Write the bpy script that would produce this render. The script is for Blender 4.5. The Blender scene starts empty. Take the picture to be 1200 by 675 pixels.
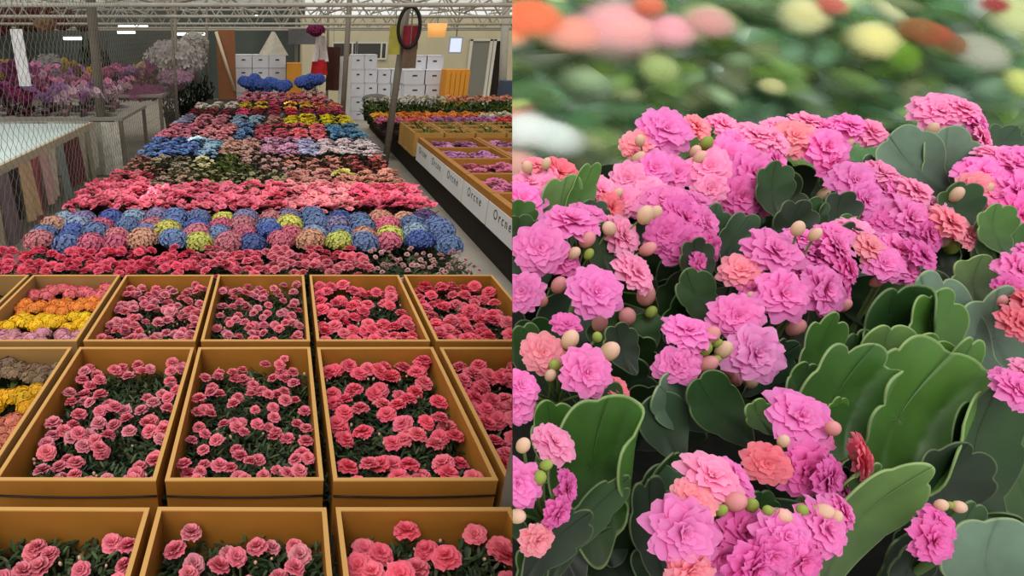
import bpy, bmesh, math, random
from mathutils import Vector, Matrix, Euler
random.seed(11)
PI = math.pi
C = bpy.context.scene.collection
sc = bpy.context.scene

# ------------------------------------------------------------------ helpers
def lin(c):
    return tuple(((v/255)/12.92 if v/255 <= .04045 else ((v/255+.055)/1.055)**2.4) for v in c)
def ri(a, b): return random.uniform(a, b)
def jit(c, k=.08):
    f = 1+ri(-k, k)
    return tuple(max(0, v*f*(1+ri(-k, k)*.5)) for v in c)
ORD = ['first','second','third','fourth','fifth','sixth','seventh','eighth','ninth','tenth','eleventh','twelfth',
       'thirteenth','fourteenth','fifteenth','sixteenth','seventeenth','eighteenth','nineteenth','twentieth']

# camera model (image frame 1200 x 675)
FPX, PX, PY = 680.0, 330.0, 337.5
CAM = Vector((0, 0, 2.2))
TH = math.atan(299.5/FPX)
R = Vector((1, 0, 0)); F = Vector((0, math.cos(TH), -math.sin(TH))); U = Vector((0, math.sin(TH), math.cos(TH)))
def P(x, y, d): return CAM + d*(F + R*((x-PX)/FPX) + U*((PY-y)/FPX))
def atY(x, y, Y):
    r = F + R*((x-PX)/FPX) + U*((PY-y)/FPX); return CAM + r*(Y/r.y)
def atZ(x, y, Z):
    r = F + R*((x-PX)/FPX) + U*((PY-y)/FPX); return CAM + r*((Z-CAM.z)/r.z)
def pxof(p):
    q = p-CAM; d = q.dot(F); return PX+FPX*q.dot(R)/d, PY-FPX*q.dot(U)/d
SPL = Vector((FPX, 0, 0)).x*R - 270*F          # normal of the left flank of the close-up bed
SPL.normalize()

# ------------------------------------------------------------------ materials
MATS = {}
def mat_plain(name, col, rough=.7, noise=.0, nscale=8, metal=0, emit=None, spec=.3, bump=0):
    if name in MATS: return MATS[name]
    m = bpy.data.materials.new(name); m.use_nodes = True
    nt = m.node_tree; b = nt.nodes['Principled BSDF']
    b.inputs['Roughness'].default_value = rough; b.inputs['Metallic'].default_value = metal
    b.inputs['Specular IOR Level'].default_value = spec
    c = lin(col)
    b.inputs['Base Color'].default_value = (*c, 1)
    if noise or bump:
        tc = nt.nodes.new('ShaderNodeTexCoord'); n = nt.nodes.new('ShaderNodeTexNoise')
        n.inputs['Scale'].default_value = nscale; n.inputs['Detail'].default_value = 5
        nt.links.new(tc.outputs['Object'], n.inputs['Vector'])
        r = nt.nodes.new('ShaderNodeValToRGB')
        r.color_ramp.elements[0].position = .3; r.color_ramp.elements[1].position = .7
        r.color_ramp.elements[0].color = (*[v*(1-noise) for v in c], 1)
        r.color_ramp.elements[1].color = (*[min(1, v*(1+noise)) for v in c], 1)
        nt.links.new(n.outputs['Fac'], r.inputs['Fac']); nt.links.new(r.outputs['Color'], b.inputs['Base Color'])
        if bump:
            bp = nt.nodes.new('ShaderNodeBump'); bp.inputs['Strength'].default_value = bump
            nt.links.new(n.outputs['Fac'], bp.inputs['Height']); nt.links.new(bp.outputs['Normal'], b.inputs['Normal'])
    if emit:
        b.inputs['Emission Color'].default_value = (*c, 1); b.inputs['Emission Strength'].default_value = emit
    MATS[name] = m; return m

def mat_attr(name, rough=.6, transl=.0, objcol=True, spec=.25, noise=0, nscale=30, soft=False, sheen=0, coat=0):
    if name in MATS: return MATS[name]
    m = bpy.data.materials.new(name); m.use_nodes = True
    nt = m.node_tree; b = nt.nodes['Principled BSDF']; out = nt.nodes['Material Output']
    b.inputs['Roughness'].default_value = rough; b.inputs['Specular IOR Level'].default_value = spec
    a = nt.nodes.new('ShaderNodeAttribute'); a.attribute_name = 'Col'
    col = a.outputs['Color']
    if objcol:
        oi = nt.nodes.new('ShaderNodeObjectInfo')
        mx = nt.nodes.new('ShaderNodeMix'); mx.data_type = 'RGBA'; mx.blend_type = 'MULTIPLY'
        mx.inputs['Factor'].default_value = 1
        nt.links.new(col, mx.inputs['A']); nt.links.new(oi.outputs['Color'], mx.inputs['B']); col = mx.outputs['Result']
    if noise:
        tc = nt.nodes.new('ShaderNodeTexCoord'); n = nt.nodes.new('ShaderNodeTexNoise'); n.inputs['Scale'].default_value = nscale
        n.inputs['Detail'].default_value = 6
        nt.links.new(tc.outputs['Object'], n.inputs['Vector'])
        mr = nt.nodes.new('ShaderNodeMapRange'); mr.inputs['From Min'].default_value = .3; mr.inputs['From Max'].default_value = .7
        mr.inputs['To Min'].default_value = 1-noise; mr.inputs['To Max'].default_value = 1+noise
        nt.links.new(n.outputs['Fac'], mr.inputs['Value'])
        mx = nt.nodes.new('ShaderNodeMix'); mx.data_type = 'RGBA'; mx.blend_type = 'MULTIPLY'; mx.inputs['Factor'].default_value = 1
        nt.links.new(col, mx.inputs['A']); nt.links.new(mr.outputs['Result'], mx.inputs['B']); col = mx.outputs['Result']
    nt.links.new(col, b.inputs['Base Color'])
    sh = b.outputs['BSDF']
    if coat: b.inputs['Coat Weight'].default_value = coat; b.inputs['Coat Roughness'].default_value = .45
    if transl:
        t = nt.nodes.new('ShaderNodeBsdfTranslucent'); nt.links.new(col, t.inputs['Color'])
        ms = nt.nodes.new('ShaderNodeMixShader'); ms.inputs['Fac'].default_value = transl
        nt.links.new(sh, ms.inputs[1]); nt.links.new(t.outputs['BSDF'], ms.inputs[2]); sh = ms.outputs['Shader']
    if soft:
        tr = nt.nodes.new('ShaderNodeBsdfTransparent')
        mr = nt.nodes.new('ShaderNodeMapRange')
        nt.links.new(a.outputs['Alpha'], mr.inputs['Value'])
        ms = nt.nodes.new('ShaderNodeMixShader'); nt.links.new(mr.outputs['Result'], ms.inputs['Fac'])
        nt.links.new(tr.outputs['BSDF'], ms.inputs[1]); nt.links.new(sh, ms.inputs[2]); sh = ms.outputs['Shader']
    nt.links.new(sh, out.inputs['Surface'])
    MATS[name] = m; return m

PETAL = mat_attr('petal', .6, .2)
PETALK = mat_attr('kalanchoe petal', .55, .38, spec=.15)
LEAF = mat_attr('leaf', .55, .1)
KLEAF = mat_attr('succulent leaf', .5, .0, spec=.35, noise=.12, nscale=40, coat=.12)
SOFT = mat_attr('soft leaf', .8, .3, soft=True, spec=.05)
KRAFT = mat_plain('kraft cardboard', (160, 106, 38), .6, .07, 9)
KRAFT2 = mat_plain('greylit kraft cardboard', (156, 118, 68), .65, .07, 9)  # same kraft; the greyer light on the left columns is put into its colour
KEDGE = mat_plain('kraft cut edge', (202, 154, 88), .75)
WHITE = mat_plain('white carton', (222, 224, 232), .7, .03, 3)
DARK = mat_plain('dark wood', (52, 46, 38), .8, .15, 6)  # even dark brown, for bench and stand tops and the lamp cord
STEEL = mat_plain('galvanised pipe', (128, 120, 108), .5, .1, 20, .3)
PIPEW = mat_plain('pale roof pipe', (176, 172, 160), .6, .08, 10)
SOIL = mat_plain('dark tray soil', (20, 24, 18), .95, .4, 60)

# ------------------------------------------------------------------ mesh builder
class MB:
    def __init__(s): s.v = []; s.f = []; s.c = []; s.m = []
    def quadgrid(s, pts, cols, nu, nv, mi=0, flip=False):
        o = len(s.v); s.v += pts; s.c += cols
        for i in range(nu-1):
            for j in range(nv-1):
                a = o+i*nv+j
                s.f.append((a, a+1, a+nv+1, a+nv)); s.m.append(mi)
    def box(s, lo, hi, col=(1, 1, 1), mi=0, M=None):
        o = len(s.v)
        for x in (lo[0], hi[0]):
            for y in (lo[1], hi[1]):
                for z in (lo[2], hi[2]):
                    p = Vector((x, y, z)); s.v.append(tuple(M @ p if M else p)); s.c.append((*col, 1))
        for q in ((0, 1, 3, 2), (4, 6, 7, 5), (0, 4, 5, 1), (2, 3, 7, 6), (0, 2, 6, 4), (1, 5, 7, 3)):
            s.f.append(tuple(o+k for k in q)); s.m.append(mi)
    def tube(s, pts, r, col=(1, 1, 1), n=6, mi=0, cap=True):
        pts = [Vector(p) for p in pts]; o = len(s.v)
        for i, p in enumerate(pts):
            t = (pts[min(i+1, len(pts)-1)]-pts[max(i-1, 0)]).normalized()
            a = t.orthogonal().normalized(); b = t.cross(a)
            if i and n:
                ref = pa - t*pa.dot(t)
                if ref.length > 1e-6: a = ref.normalized(); b = t.cross(a)
            pa = a
            rr = r[i] if isinstance(r, (list, tuple)) else r
            for k in range(n):
                w = 2*PI*k/n
                s.v.append(tuple(p+rr*(math.cos(w)*a+math.sin(w)*b))); s.c.append((*col, 1))
        for i in range(len(pts)-1):
            for k in range(n):
                s.f.append((o+i*n+k, o+i*n+(k+1) % n, o+(i+1)*n+(k+1) % n, o+(i+1)*n+k)); s.m.append(mi)
        if cap:
            s.f.append(tuple(o+k for k in range(n))[::-1]); s.m.append(mi)
            e = o+(len(pts)-1)*n; s.f.append(tuple(e+k for k in range(n))); s.m.append(mi)
    def ball(s, c, rx, ry, rz, col, nu=8, nv=6, mi=0, top=None, M=None):
        pts = []; cols = []
        for i in range(nv+1):
            ph = PI*i/nv
            for j in range(nu+1):
                w = 2*PI*j/nu
                p = Vector((rx*math.sin(ph)*math.cos(w), ry*math.sin(ph)*math.sin(w), rz*math.cos(ph)))
                if M: p = M @ p
                pts.append(tuple(Vector(c)+p))
                k = (1+math.cos(ph))/2
                cc = col if top is None else tuple(col[q]*(1-k)+top[q]*k for q in range(3))
                cols.append((*cc, 1))
        s.quadgrid(pts, cols, nv+1, nu+1, mi)
    def petal(s, M, L, W, tilt, c0, c1, cup=.15, ruf=.0, r0=.0, nu=4, nv=3, tipdip=0, mi=0):
        pts = []; cols = []; ph = ri(0, 6)
        ct, st = math.cos(tilt), math.sin(tilt)
        for i in range(nu):
            u = i/(nu-1)
            w = W*(.25+.75*math.sin(PI*min(1, .12+.62*u)))*(1 if u < .99 else .72)
            for j in range(nv):
                v = -1+2*j/(nv-1)
                x = v*w; y = r0+u*L*(1-.12*v*v); z = cup*L*(u*u*.6) + cup*W*v*v + ruf*L*math.sin(v*5+ph)*u
                z -= tipdip*L*u**3
                p = Vector((x, y*ct-z*st, y*st+z*ct))
                pts.append(tuple(M @ p)); k = u**1.3*(1-.0*abs(v))
                cols.append((*[c0[q]*(1-k)+c1[q]*k for q in range(3)], 1))
        s.quadgrid(pts, cols, nu, nv, mi)
    def mesh(s, name, mats, smooth=True):
        me = bpy.data.meshes.new(name); me.from_pydata([tuple(p) for p in s.v], [], s.f)
        for m in (mats if isinstance(mats, (list, tuple)) else [mats]): me.materials.append(m)
        at = me.color_attributes.new('Col', 'FLOAT_COLOR', 'POINT')
        at.data.foreach_set('color', [x for c in s.c for x in c])
        me.polygons.foreach_set('material_index', s.m)
        me.polygons.foreach_set('use_smooth', [smooth]*len(s.f)); me.update()
        return me

def link(name, me, parent=None, loc=None, rot=None, scale=None, M=None, color=None):
    o = bpy.data.objects.new(name, me); C.objects.link(o)
    if parent: o.parent = parent
    if M is not None: o.matrix_basis = M
    else:
        if loc is not None: o.location = loc
        if rot is not None: o.rotation_euler = rot
        if scale is not None: o.scale = (scale,)*3 if not isinstance(scale, (tuple, list)) else scale
    if color: o.color = (*color, 1)
    return o
def tag(o, label, cat, group=None, kind=None):
    o['label'] = label; o['category'] = cat
    if group: o['group'] = group
    if kind: o['kind'] = kind
    return o
def thing(name, label, cat, loc=(0, 0, 0), rz=0, group=None):
    o = bpy.data.objects.new(name, None); C.objects.link(o); o.empty_display_size = .05
    o.location = loc; o.rotation_euler = (0, 0, rz)
    return tag(o, label, cat, group)
def struct(name, mb, mats):
    o = link(name, mb.mesh(name, mats, False)); o['kind'] = 'structure'; return o
def part(name, mb, mats, parent, smooth=False, **k):
    return link(name, mb.mesh(name, mats, smooth), parent, **k)

# ------------------------------------------------------------------ flower / foliage meshes
def rz(a): return Matrix.Rotation(a, 4, 'Z')
def carnation(seed, wh=((5, 1.05, .45), (7, .7, .75), (9, .3, 1.0)), c0=(.62, .48, .52), c1=(1.0, 1.0, 1.0), dark=.55, nu=4, name='flower head'):
    random.seed(seed); mb = MB()
    for k, (n, tilt, L) in enumerate(wh):
        ph = ri(0, 6)
        for i in range(n):
            M = Matrix.Translation((0, 0, .32-.11*k)) @ rz(ph+2*PI*i/n+ri(-.15, .15))
            mb.petal(M, L*ri(.88, 1.05), .42*L+.1, tilt+ri(-.12, .12), jit(c0, .05), jit(c1, .04), .14, .10, .04, nu, 4, .2)
    mb.ball((0, 0, .35), .22, .22, .24, (c0[0]*1.0, c0[1]*.8, c0[2]*.85), 6, 4)
    mb.ball((0, 0, -.1), .2, .2, .3, (.16, .3, .12), 6, 4)
    return mb.mesh(name, PETAL)
ROSE = [carnation(100+i, ((5, 1.15, .45), (7, .85, .7), (9, .5, .88), (10, .18, 1.0)), (.62, .42, .48), (1.1, 1.3, 1.26)) for i in range(5)]                                        # pale-edged
CORAL = [carnation(120+i, ((6, 1.0, .5), (8, .6, .75), (9, .35, .9), (11, .12, 1.05)), (.8, .6, .64), (1.06, 1.18, 1.14)) for i in range(5)]
LOFL = [carnation(140+i, ((4, .85, .6), (7, .25, 1.0)), (.75, .65, .68), (1, 1, 1), nu=3) for i in range(4)]

def budmesh():
    mb = MB(); mb.ball((0, 0, .25), .42, .42, .62, (.35, .5, .2), 7, 5, 0, (1, .75, .72)); return mb.mesh('bud', PETAL)
BUD = budmesh()

def foliage(seed, rad, h, n, leafL, leafW, cols, name='foliage', stems=True, base=None):
    random.seed(seed); mb = MB()
    for i in range(n):
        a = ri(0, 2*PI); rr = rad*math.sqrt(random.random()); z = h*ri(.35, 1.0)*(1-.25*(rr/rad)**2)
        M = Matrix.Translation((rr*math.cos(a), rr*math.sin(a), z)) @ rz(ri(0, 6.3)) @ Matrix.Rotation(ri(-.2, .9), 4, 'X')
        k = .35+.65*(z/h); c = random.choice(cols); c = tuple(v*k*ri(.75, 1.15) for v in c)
        L = leafL*ri(.7, 1.2)
        mb.petal(M, L, leafW*ri(.7, 1.1), 0, tuple(v*.8 for v in c), c, .25, 0, 0, 3, 3, .2)
    if stems:
        for i in range(7):
            a = ri(0, 6.3); rr = rad*.8*random.random()
            mb.tube([(rr*.4*math.cos(a), rr*.4*math.sin(a), 0), (rr*math.cos(a), rr*math.sin(a), h*.8)], .004, (.1, .14, .06), 4)
    mb.tube([(0, 0, 0), (0, 0, h*.35)], [base or rad*.45, base or rad*.55], (.018, .028, .014), 10)
    return mb.mesh(name, LEAF)
GD = [lin((70, 90, 54)), lin((50, 70, 40)), lin((98, 112, 76)), lin((58, 80, 56))]
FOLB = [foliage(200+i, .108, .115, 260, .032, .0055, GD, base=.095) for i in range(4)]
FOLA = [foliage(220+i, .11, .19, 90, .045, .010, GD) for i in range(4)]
KAL_G = [lin((70, 92, 50)), lin((92, 112, 62)), lin((56, 76, 44))]
FOLK = [foliage(230+i, .10, .10, 60, .04, .018, KAL_G) for i in range(3)]

def bloom(seed, n=150, fr=.15, flat=1.0, lo=-.25, tl=(.05, .25), core=.6):
    random.seed(seed); mb = MB(); g = PI*(3-math.sqrt(5))
    mb.ball((0, 0, 0), .9, .9, .88*flat, (core, core, core), 12, 8)
    for i in range(n):
        z = 1-(1-lo)*(i+.5)/n; r = math.sqrt(max(0, 1-z*z)); a = g*i+ri(-.2, .2)
        nrm = Vector((r*math.cos(a), r*math.sin(a), z)); q = nrm.to_track_quat('Z', 'Y').to_matrix().to_4x4()
        k = ri(.85, 1.18); f = fr*ri(.85, 1.15); pos = Vector((nrm.x, nrm.y, nrm.z*flat))*ri(.9, 1.08)
        M = Matrix.Translation(pos) @ q @ rz(ri(0, 6))
        for p in range(4):
            Mp = M @ rz(p*PI/2)
            cc = (k*ri(.9, 1.05), k*ri(.9, 1.05), k*ri(.92, 1.05))
            mb.petal(Mp, f, f*.6, ri(*tl), tuple(v*.8 for v in cc), tuple(v*1.12 for v in cc), .1, 0, 0, 3, 3)
    return mb.mesh('bloom', PETAL)
HYD = [bloom(300+i, 210, .135, .76, tl=(.25, .6), core=.42) for i in range(4)]
KALB = [bloom(320+i, 60, .24, .7, 0) for i in range(3)]

def clump(seed, nfl, fr, rad=.1, h=.2, leaves=50, cover=1.0, name='clump', hy=False, leafcol=GD, leafw=.014):
    random.seed(seed); mb = MB()
    for i in range(leaves):
        a = ri(0, 2*PI); rr = rad*1.05*math.sqrt(random.random()); z = h*ri(.45, 1.0)*(1-.25*(rr/rad)**2)
        M = Matrix.Translation((rr*math.cos(a), rr*math.sin(a), z)) @ rz(ri(0, 6.3)) @ Matrix.Rotation(ri(-.2, .8), 4, 'X')
        c = tuple(v*ri(.5, 1.1) for v in random.choice(leafcol))
        mb.petal(M, .05*ri(.8, 1.3), leafw, 0, c, c, .2, 0, 0, 2, 3, .1, 1)
    mb.tube([(0, 0, 0), (0, 0, h*.5)], [rad*.55, rad*.8], (.03, .04, .022), 8, 1)
    for i in range(nfl):
        a = 2.4*i+ri(-.3, .3); rr = rad*cover*math.sqrt((i+.5)/nfl)
        p = Vector((rr*math.cos(a), rr*math.sin(a), h*(1.04-.18*(rr/rad)**2)+ri(-.012, .012)))
        M = Matrix.Translation(p) @ Euler((ri(-.4, .4), ri(-.4, .4), ri(0, 6))).to_matrix().to_4x4() @ Matrix.Scale(fr*ri(.8, 1.15), 4)
        b = ri(.82, 1.1)
        for (n, tilt, L) in ((4, .8, .6), (6, .15, 1.0)):
            for q in range(n):
                c = (b*ri(.93, 1.05), b*ri(.9, 1.05), b*ri(.9, 1.05))
                mb.petal(M @ rz(2*PI*q/n+ri(-.1, .1)), L, .5*L, tilt, tuple(v*.85 for v in c), tuple(v*1.12 for v in c), .1, .05, 0, 3, 3, 0, 0)
    return mb.mesh(name, [PETAL, LEAF])
CL_PINK = [clump(400+i, 19, .034, .108, .2, 36) for i in range(4)]
CL_SPARSE = [clump(410+i, 8, .03, .1, .19, 80, leafcol=[lin((120, 132, 96)), lin((150, 152, 118)), lin((86, 100, 66))], leafw=.02) for i in range(4)]
CL_DENSE = [clump(420+i, 20, .034, .115, .2, 30) for i in range(4)]
CL_LEAFY = [clump(430+i, 3, .02, .12, .2, 110, leafcol=[lin((110, 130, 60)), lin((80, 106, 48)), lin((130, 146, 82))], leafw=.02) for i in range(3)]

# ================================================================== THE SETTING
mb = MB(); mb.box((-9, -1, -.06), (9, 24, 0)); struct('floor', mb, mat_plain('worn concrete', (164, 157, 146), .85, .14, 1.6, bump=.05))
mb = MB(); mb.box((-9, 22, 0), (.8, 22.15, 4.2)); struct('wall_back', mb, mat_plain('dark shade wall', (74, 82, 78), .9, .3, .7))
mb = MB()
def wall_rect(x0, x1, y0, y1, Y=19.5): a = atY(x0, y0, Y); b = atY(x1, y1, Y); return a.x, b.x, b.z, a.z
mb.box((.8, 19.6, 0), (9, 19.75, 2.62)); mb.box((.65, 19.6, 0), (.8, 22.15, 2.62)); struct('wall_right_back', mb, mat_plain('cream plaster', (212, 203, 172), .85, .05, 1.5))
mb = MB(); mb.box((9, 0, 0), (9.1, 24, 4)); struct('wall_side_right', mb, mat_plain('pale side wall', (190, 186, 172), .85))
mb = MB(); mb.box((-9.1, 6, 0), (-9, 24, 4)); struct('wall_side_left', mb, mat_plain('dark shade wall', (74, 82, 78), .9, .3, .7))
# roof sheets: translucent film between purlins
m = bpy.data.materials.new('translucent roof sheet'); m.use_nodes = True; nt = m.node_tree; nt.nodes.remove(nt.nodes['Principled BSDF'])
tr = nt.nodes.new('ShaderNodeBsdfTransparent'); tl = nt.nodes.new('ShaderNodeBsdfTranslucent'); df = nt.nodes.new('ShaderNodeBsdfDiffuse')
tl.inputs['Color'].default_value = (.92, .90, .84, 1); df.inputs['Color'].default_value = (.72, .70, .64, 1); tr.inputs['Color'].default_value = (.9, .9, .88, 1)
wv = nt.nodes.new('ShaderNodeTexNoise'); wv.inputs['Scale'].default_value = .9; tc = nt.nodes.new('ShaderNodeTexCoord'); nt.links.new(tc.outputs['Object'], wv.inputs['Vector'])
m1 = nt.nodes.new('ShaderNodeMixShader'); m2 = nt.nodes.new('ShaderNodeMixShader'); m2.inputs['Fac'].default_value = .6
nt.links.new(wv.outputs['Fac'], m1.inputs['Fac']); nt.links.new(tl.outputs[0], m1.inputs[1]); nt.links.new(df.outputs[0], m1.inputs[2])
nt.links.new(m1.outputs[0], m2.inputs[1]); nt.links.new(tr.outputs[0], m2.inputs[2]); nt.links.new(m2.outputs[0], nt.nodes['Material Output'].inputs['Surface'])
ROOF = m
mb = MB()
for i in range(-16, 16):
    x = i*.55
    for (z0, z1, xa, xb) in ((0, .05, x, x+.14), (.05, .05, x+.14, x+.27), (.05, 0, x+.27, x+.41), (0, 0, x+.41, x+.55)):
        o = len(mb.v)
        for (xx, zz, yy) in ((xa, z0, 6.5), (xb, z1, 6.5), (xb, z1, 23.5), (xa, z0, 23.5)):
            mb.v.append((xx, yy, 2.98+zz)); mb.c.append((1, 1, 1, 1))
        mb.f.append((o, o+1, o+2, o+3)); mb.m.append(0)
struct('ceiling', mb, ROOF)
# windows and door of the back building
GLASS = mat_plain('dark window glass', (62, 60, 58), .2, .2, 1.2, spec=.5)
FRAME = mat_plain('white window frame', (226, 222, 210), .6)
for i, (x0, x1, y0, y1, mid) in enumerate(((391, 416, 51, 67, 413), (419, 451, 51, 68, 447))):
    xa, xb, zb, zt = wall_rect(x0, x1, y0, y1, 19.58)
    o = thing('window_%d' % (i+1), 'x', 'x', (xa, 19.58, zb)); del o['label'], o['category']; o['kind'] = 'structure'
    mb = MB(); mb.box((0, -.02, 0), (xb-xa, .0, zt-zb)); part('window_pane', mb, GLASS, o)
    mb = MB(); w = xb-xa; h = zt-zb; t = .05
    for b in (((-t, -.05, -t), (0, -.021, h+t)), ((w, -.05, -t), (w+t, -.021, h+t)), ((0, -.05, -t), (w, -.021, 0)), ((0, -.05, h), (w, -.021, h+t)), ((w*.82, -.05, 0), (w*.82+t, -.021, h))):
        mb.box(*b)
    part('window_frame', mb, FRAME, o)
xa, xb, zb, zt = wall_rect(552, 583, 48, 108, 19.58)
o = thing('door_1', 'x', 'x', (xa, 19.58, 0)); del o['label'], o['category']; o['kind'] = 'structure'
w = xb-xa; mb = MB(); mb.box((0, -.03, 0), (w*.55, 0, zt)); part('door_panel', mb, mat_plain('grey sliding door', (136, 136, 128), .4), o)
mb = MB(); mb.box((w*.72, -.03, 0), (w, 0, zt)); part('door_opening', mb, mat_plain('dark doorway', (40, 34, 30), .9), o)
mb = MB()
for q in (-.04, .55, .66): mb.box((w*q, -.07, 0), (w*q+.09, -.031, zt+.05))
mb.box((-.05, -.07, zt), (w, -.031, zt+.07)); part('door_frame', mb, FRAME, o)

# ------------------------------------------------------------------ roof trusses and poles
for i, (Y, zb, zt_) in enumerate(((8.2, 2.52, 2.92), (10.6, 2.44, 2.86), (13.2, 2.36, 2.84), (16.0, 2.30, 2.82), (18.8, 2.27, 2.8))):
    t = thing('roof_truss', ORD[i]+' roof truss from the front, pale pipe lattice under the translucent sheets', 'roof truss', (0, Y, 0), 0, 'roof trusses')
    mb = MB(); mb.tube([(-8, 0, zb), (8, 0, zb)], .026, n=6); part('bottom_chord', mb, PIPEW, t, True)
    mb = MB(); mb.tube([(-8, 0, zt_), (8, 0, zt_)], .026, n=6); part('top_chord', mb, PIPEW, t, True)
    mb = MB()
    for k in range(22):
        x = -8+k*16/22
        mb.tube([(x, 0, zb), (x+8/22, 0, zt_)], .014, n=5); mb.tube([(x+8/22, 0, zt_), (x+16/22, 0, zb)], .014, n=5)
    part('web_bars', mb, PIPEW, t, True)
for i, X in enumerate((-6.2, -4.4, -2.6, -.9, .9, 2.7, 4.5, 6.3)):
    mb = MB(); mb.tube([(X, 7, 2.78), (X, 19.5, 2.72)], .022, n=6)
    tag(part('roof_purlin', mb, PIPEW, None, True), 'long pale roof pipe running away under the sheets, %s from the left' % ORD[i], 'roof pipe', 'roof purlins')
def pole(pts, r, label, mat=STEEL, name='support_pole'):
    mb = MB(); mb.tube(pts, r, n=10); return tag(part(name, mb, mat, None, True), label, 'pole')
b = atZ(449, 208, 0); top = atY(481, -20, b.y-.3)
pole([b, top], .055, 'grey steel pole leaning at the aisle edge with a black hose loop near its top')
bz = b.lerp(top, .78)
b2 = atY(400, 150, 11.5); b2.z = 0; t2 = atY(411, -20, 11.3)
pole([b2, t2], .05, 'slim grey pole at the far right corner of the flower bed')
b3 = atZ(125, 205, 0); t3 = atY(105, -12, b3.y)
pole([b3, t3], .075, 'thick dark post beside the end of the cloth table', mat_plain('dark post', (92, 84, 74), .8, .2, 5))
for x, yb, Y, r, lab in ((204, 125, 12.5, .03, 'thin pale pole rising before the dark back wall'), (241, 105, 15.0, .03, 'thin pole left of the tall brown cardboard sheet'),
                    (347, 78, 16.5, .04, 'dark slim pole behind the orange crate'), (384, 98, 17, .035, 'dark slim pole right of the hanging white bag'),
                    (593, 105, 15.0, .09, 'pale thick post at the right end of the back building')):
    p0 = atY(x, yb, Y); p1 = atY(x+1, -12, Y); p0.z = 0
    pole([p0, p1], r, lab, STEEL if r != .09 else PIPEW)

# hose loop, tag and bag on the aisle pole
hp = atY(479.5, 32, b.y-.42)
mb = MB(); pts = []
for k in range(25):
    a = 2*PI*k/24; pts.append((.155*math.sin(a), 0, .27*math.cos(a)))
mb.tube(pts, .026, n=6, cap=False); tag(part('hose_loop', mb, mat_plain('black rubber', (24, 22, 22), .5), None, True, loc=hp), 'black hose looped over the leaning aisle pole', 'hose')
def cloth(name, label, cat, x0, y0, x1, y1, Y, col, wav=.03, fold=9, taper=0, group=None, mat=None, ph=None):
    a = atY(x0, y0, Y); c = atY(x1, y1, Y); mb = MB(); n = 13; pts = []; cols = []; pp = ri(0, 6) if ph is None else ph
    w = c.x-a.x; h = a.z-c.z
    for i in range(7):
        u = i/6
        for j in range(n):
            v = j/(n-1)
            xx = (v-.5)*w*(1-taper*(1-u)); zz = h*(1-u)
            pts.append((xx, wav*math.sin(v*fold+pp+u)*(.4+.6*u), zz)); k = .75+.3*math.sin(v*fold+pp+.8+u); k = 1.0
            cols.append((k, k, k, 1))
    mb.quadgrid(pts, cols, 7, n)
    o = part(name, mb, mat or mat_plain('cloth %d %d %d' % col, col, .85, .12, 12), None, True, loc=((a.x+c.x)/2, Y, c.z))
    if name in ('grey_tarp', 'plastic_film', 'white_bag', 'brown_drape', 'white_sheet', 'red_bag', 'grey_pouch', 'red_cloth', 'yellow_tag'):
        mb = MB(); mb.tube([(0, .012, h*.98), (0, .012, 2.8-c.z)], .006, n=4); part('cord', mb, STEEL, o)
    return tag(o, label, cat, group)
py_ = b.y-.32
cloth('yellow_tag', 'yellow-green plastic bag hung left on the aisle pole', 'bag', 457, 30, 468, 64, py_, (178, 172, 78), .015, 4)
cloth('red_cloth', 'dark red cloth hung inside the hose loop', 'cloth', 473, 30, 489, 58, py_, (142, 44, 56), .03)
cloth('grey_pouch', 'brown grey pouch hanging below the red cloth on the pole', 'pouch', 473, 54, 487, 80, py_-.08, (112, 92, 74), .02, 4)

# ------------------------------------------------------------------ chain link fence
mb = MB(); cell = .095; Y0, Y1, zt_ = 2.9, 11.2, 3.0; X = -1.93
n = int((Y1-Y0)/cell); mlev = int(zt_/cell/1.2)
for i in range(n):
    y = Y0+i*cell; pts = []
    for k in range(mlev*2+1):
        pts.append((.004*(-1)**k, y+(cell/2)*(k % 2 if i % 1 == 0 else 0), k*cell*.6))
    mb.tube(pts, .0019, n=3, cap=False)
    mb.tube([(p[0], 2*y+cell*1.0-p[1]-cell/2+cell/2, p[2]) for p in pts], .0019, n=3, cap=False)
f = thing('chain_link_fence', 'grey chain link fence running along the left side of the flower bed', 'fence', (X, 0, 0))
part('wire_mesh', mb, mat_plain('fence wire', (118, 112, 102), .5, metal=.4), f)
for y in (11.2,):
    mb = MB(); mb.tube([(0, y, 0), (0, y, zt_)], .022, n=8); part('fence_post', mb, STEEL, f, True)
mb = MB(); mb.tube([(0, Y0, zt_), (0, Y1, zt_)], .012, n=6); part('top_rail', mb, STEEL, f, True)

# ================================================================== THE FLOWER BED (left)
t = thing('flower_bench', 'long low bench carrying the boxes and rows of flowers', 'bench', (0, 0, 0))
mb = MB(); mb.box((-1.86, .15, .74), (1.16, 3.0, .79)); mb.box((-1.7, 3.0, .74), (1.16, 14.0, .79)); part('bench_top', mb, DARK, t)
for x in (-1.6, 1.05):
    for y in (.4, 3.2, 6, 9, 11.6, 13.9):
        mb = MB(); mb.box((x-.03, y-.03, 0), (x+.03, y+.03, .74)); part('leg', mb, STEEL, t)
BT = .79; RIM = 1.0; H = 1.2

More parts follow.
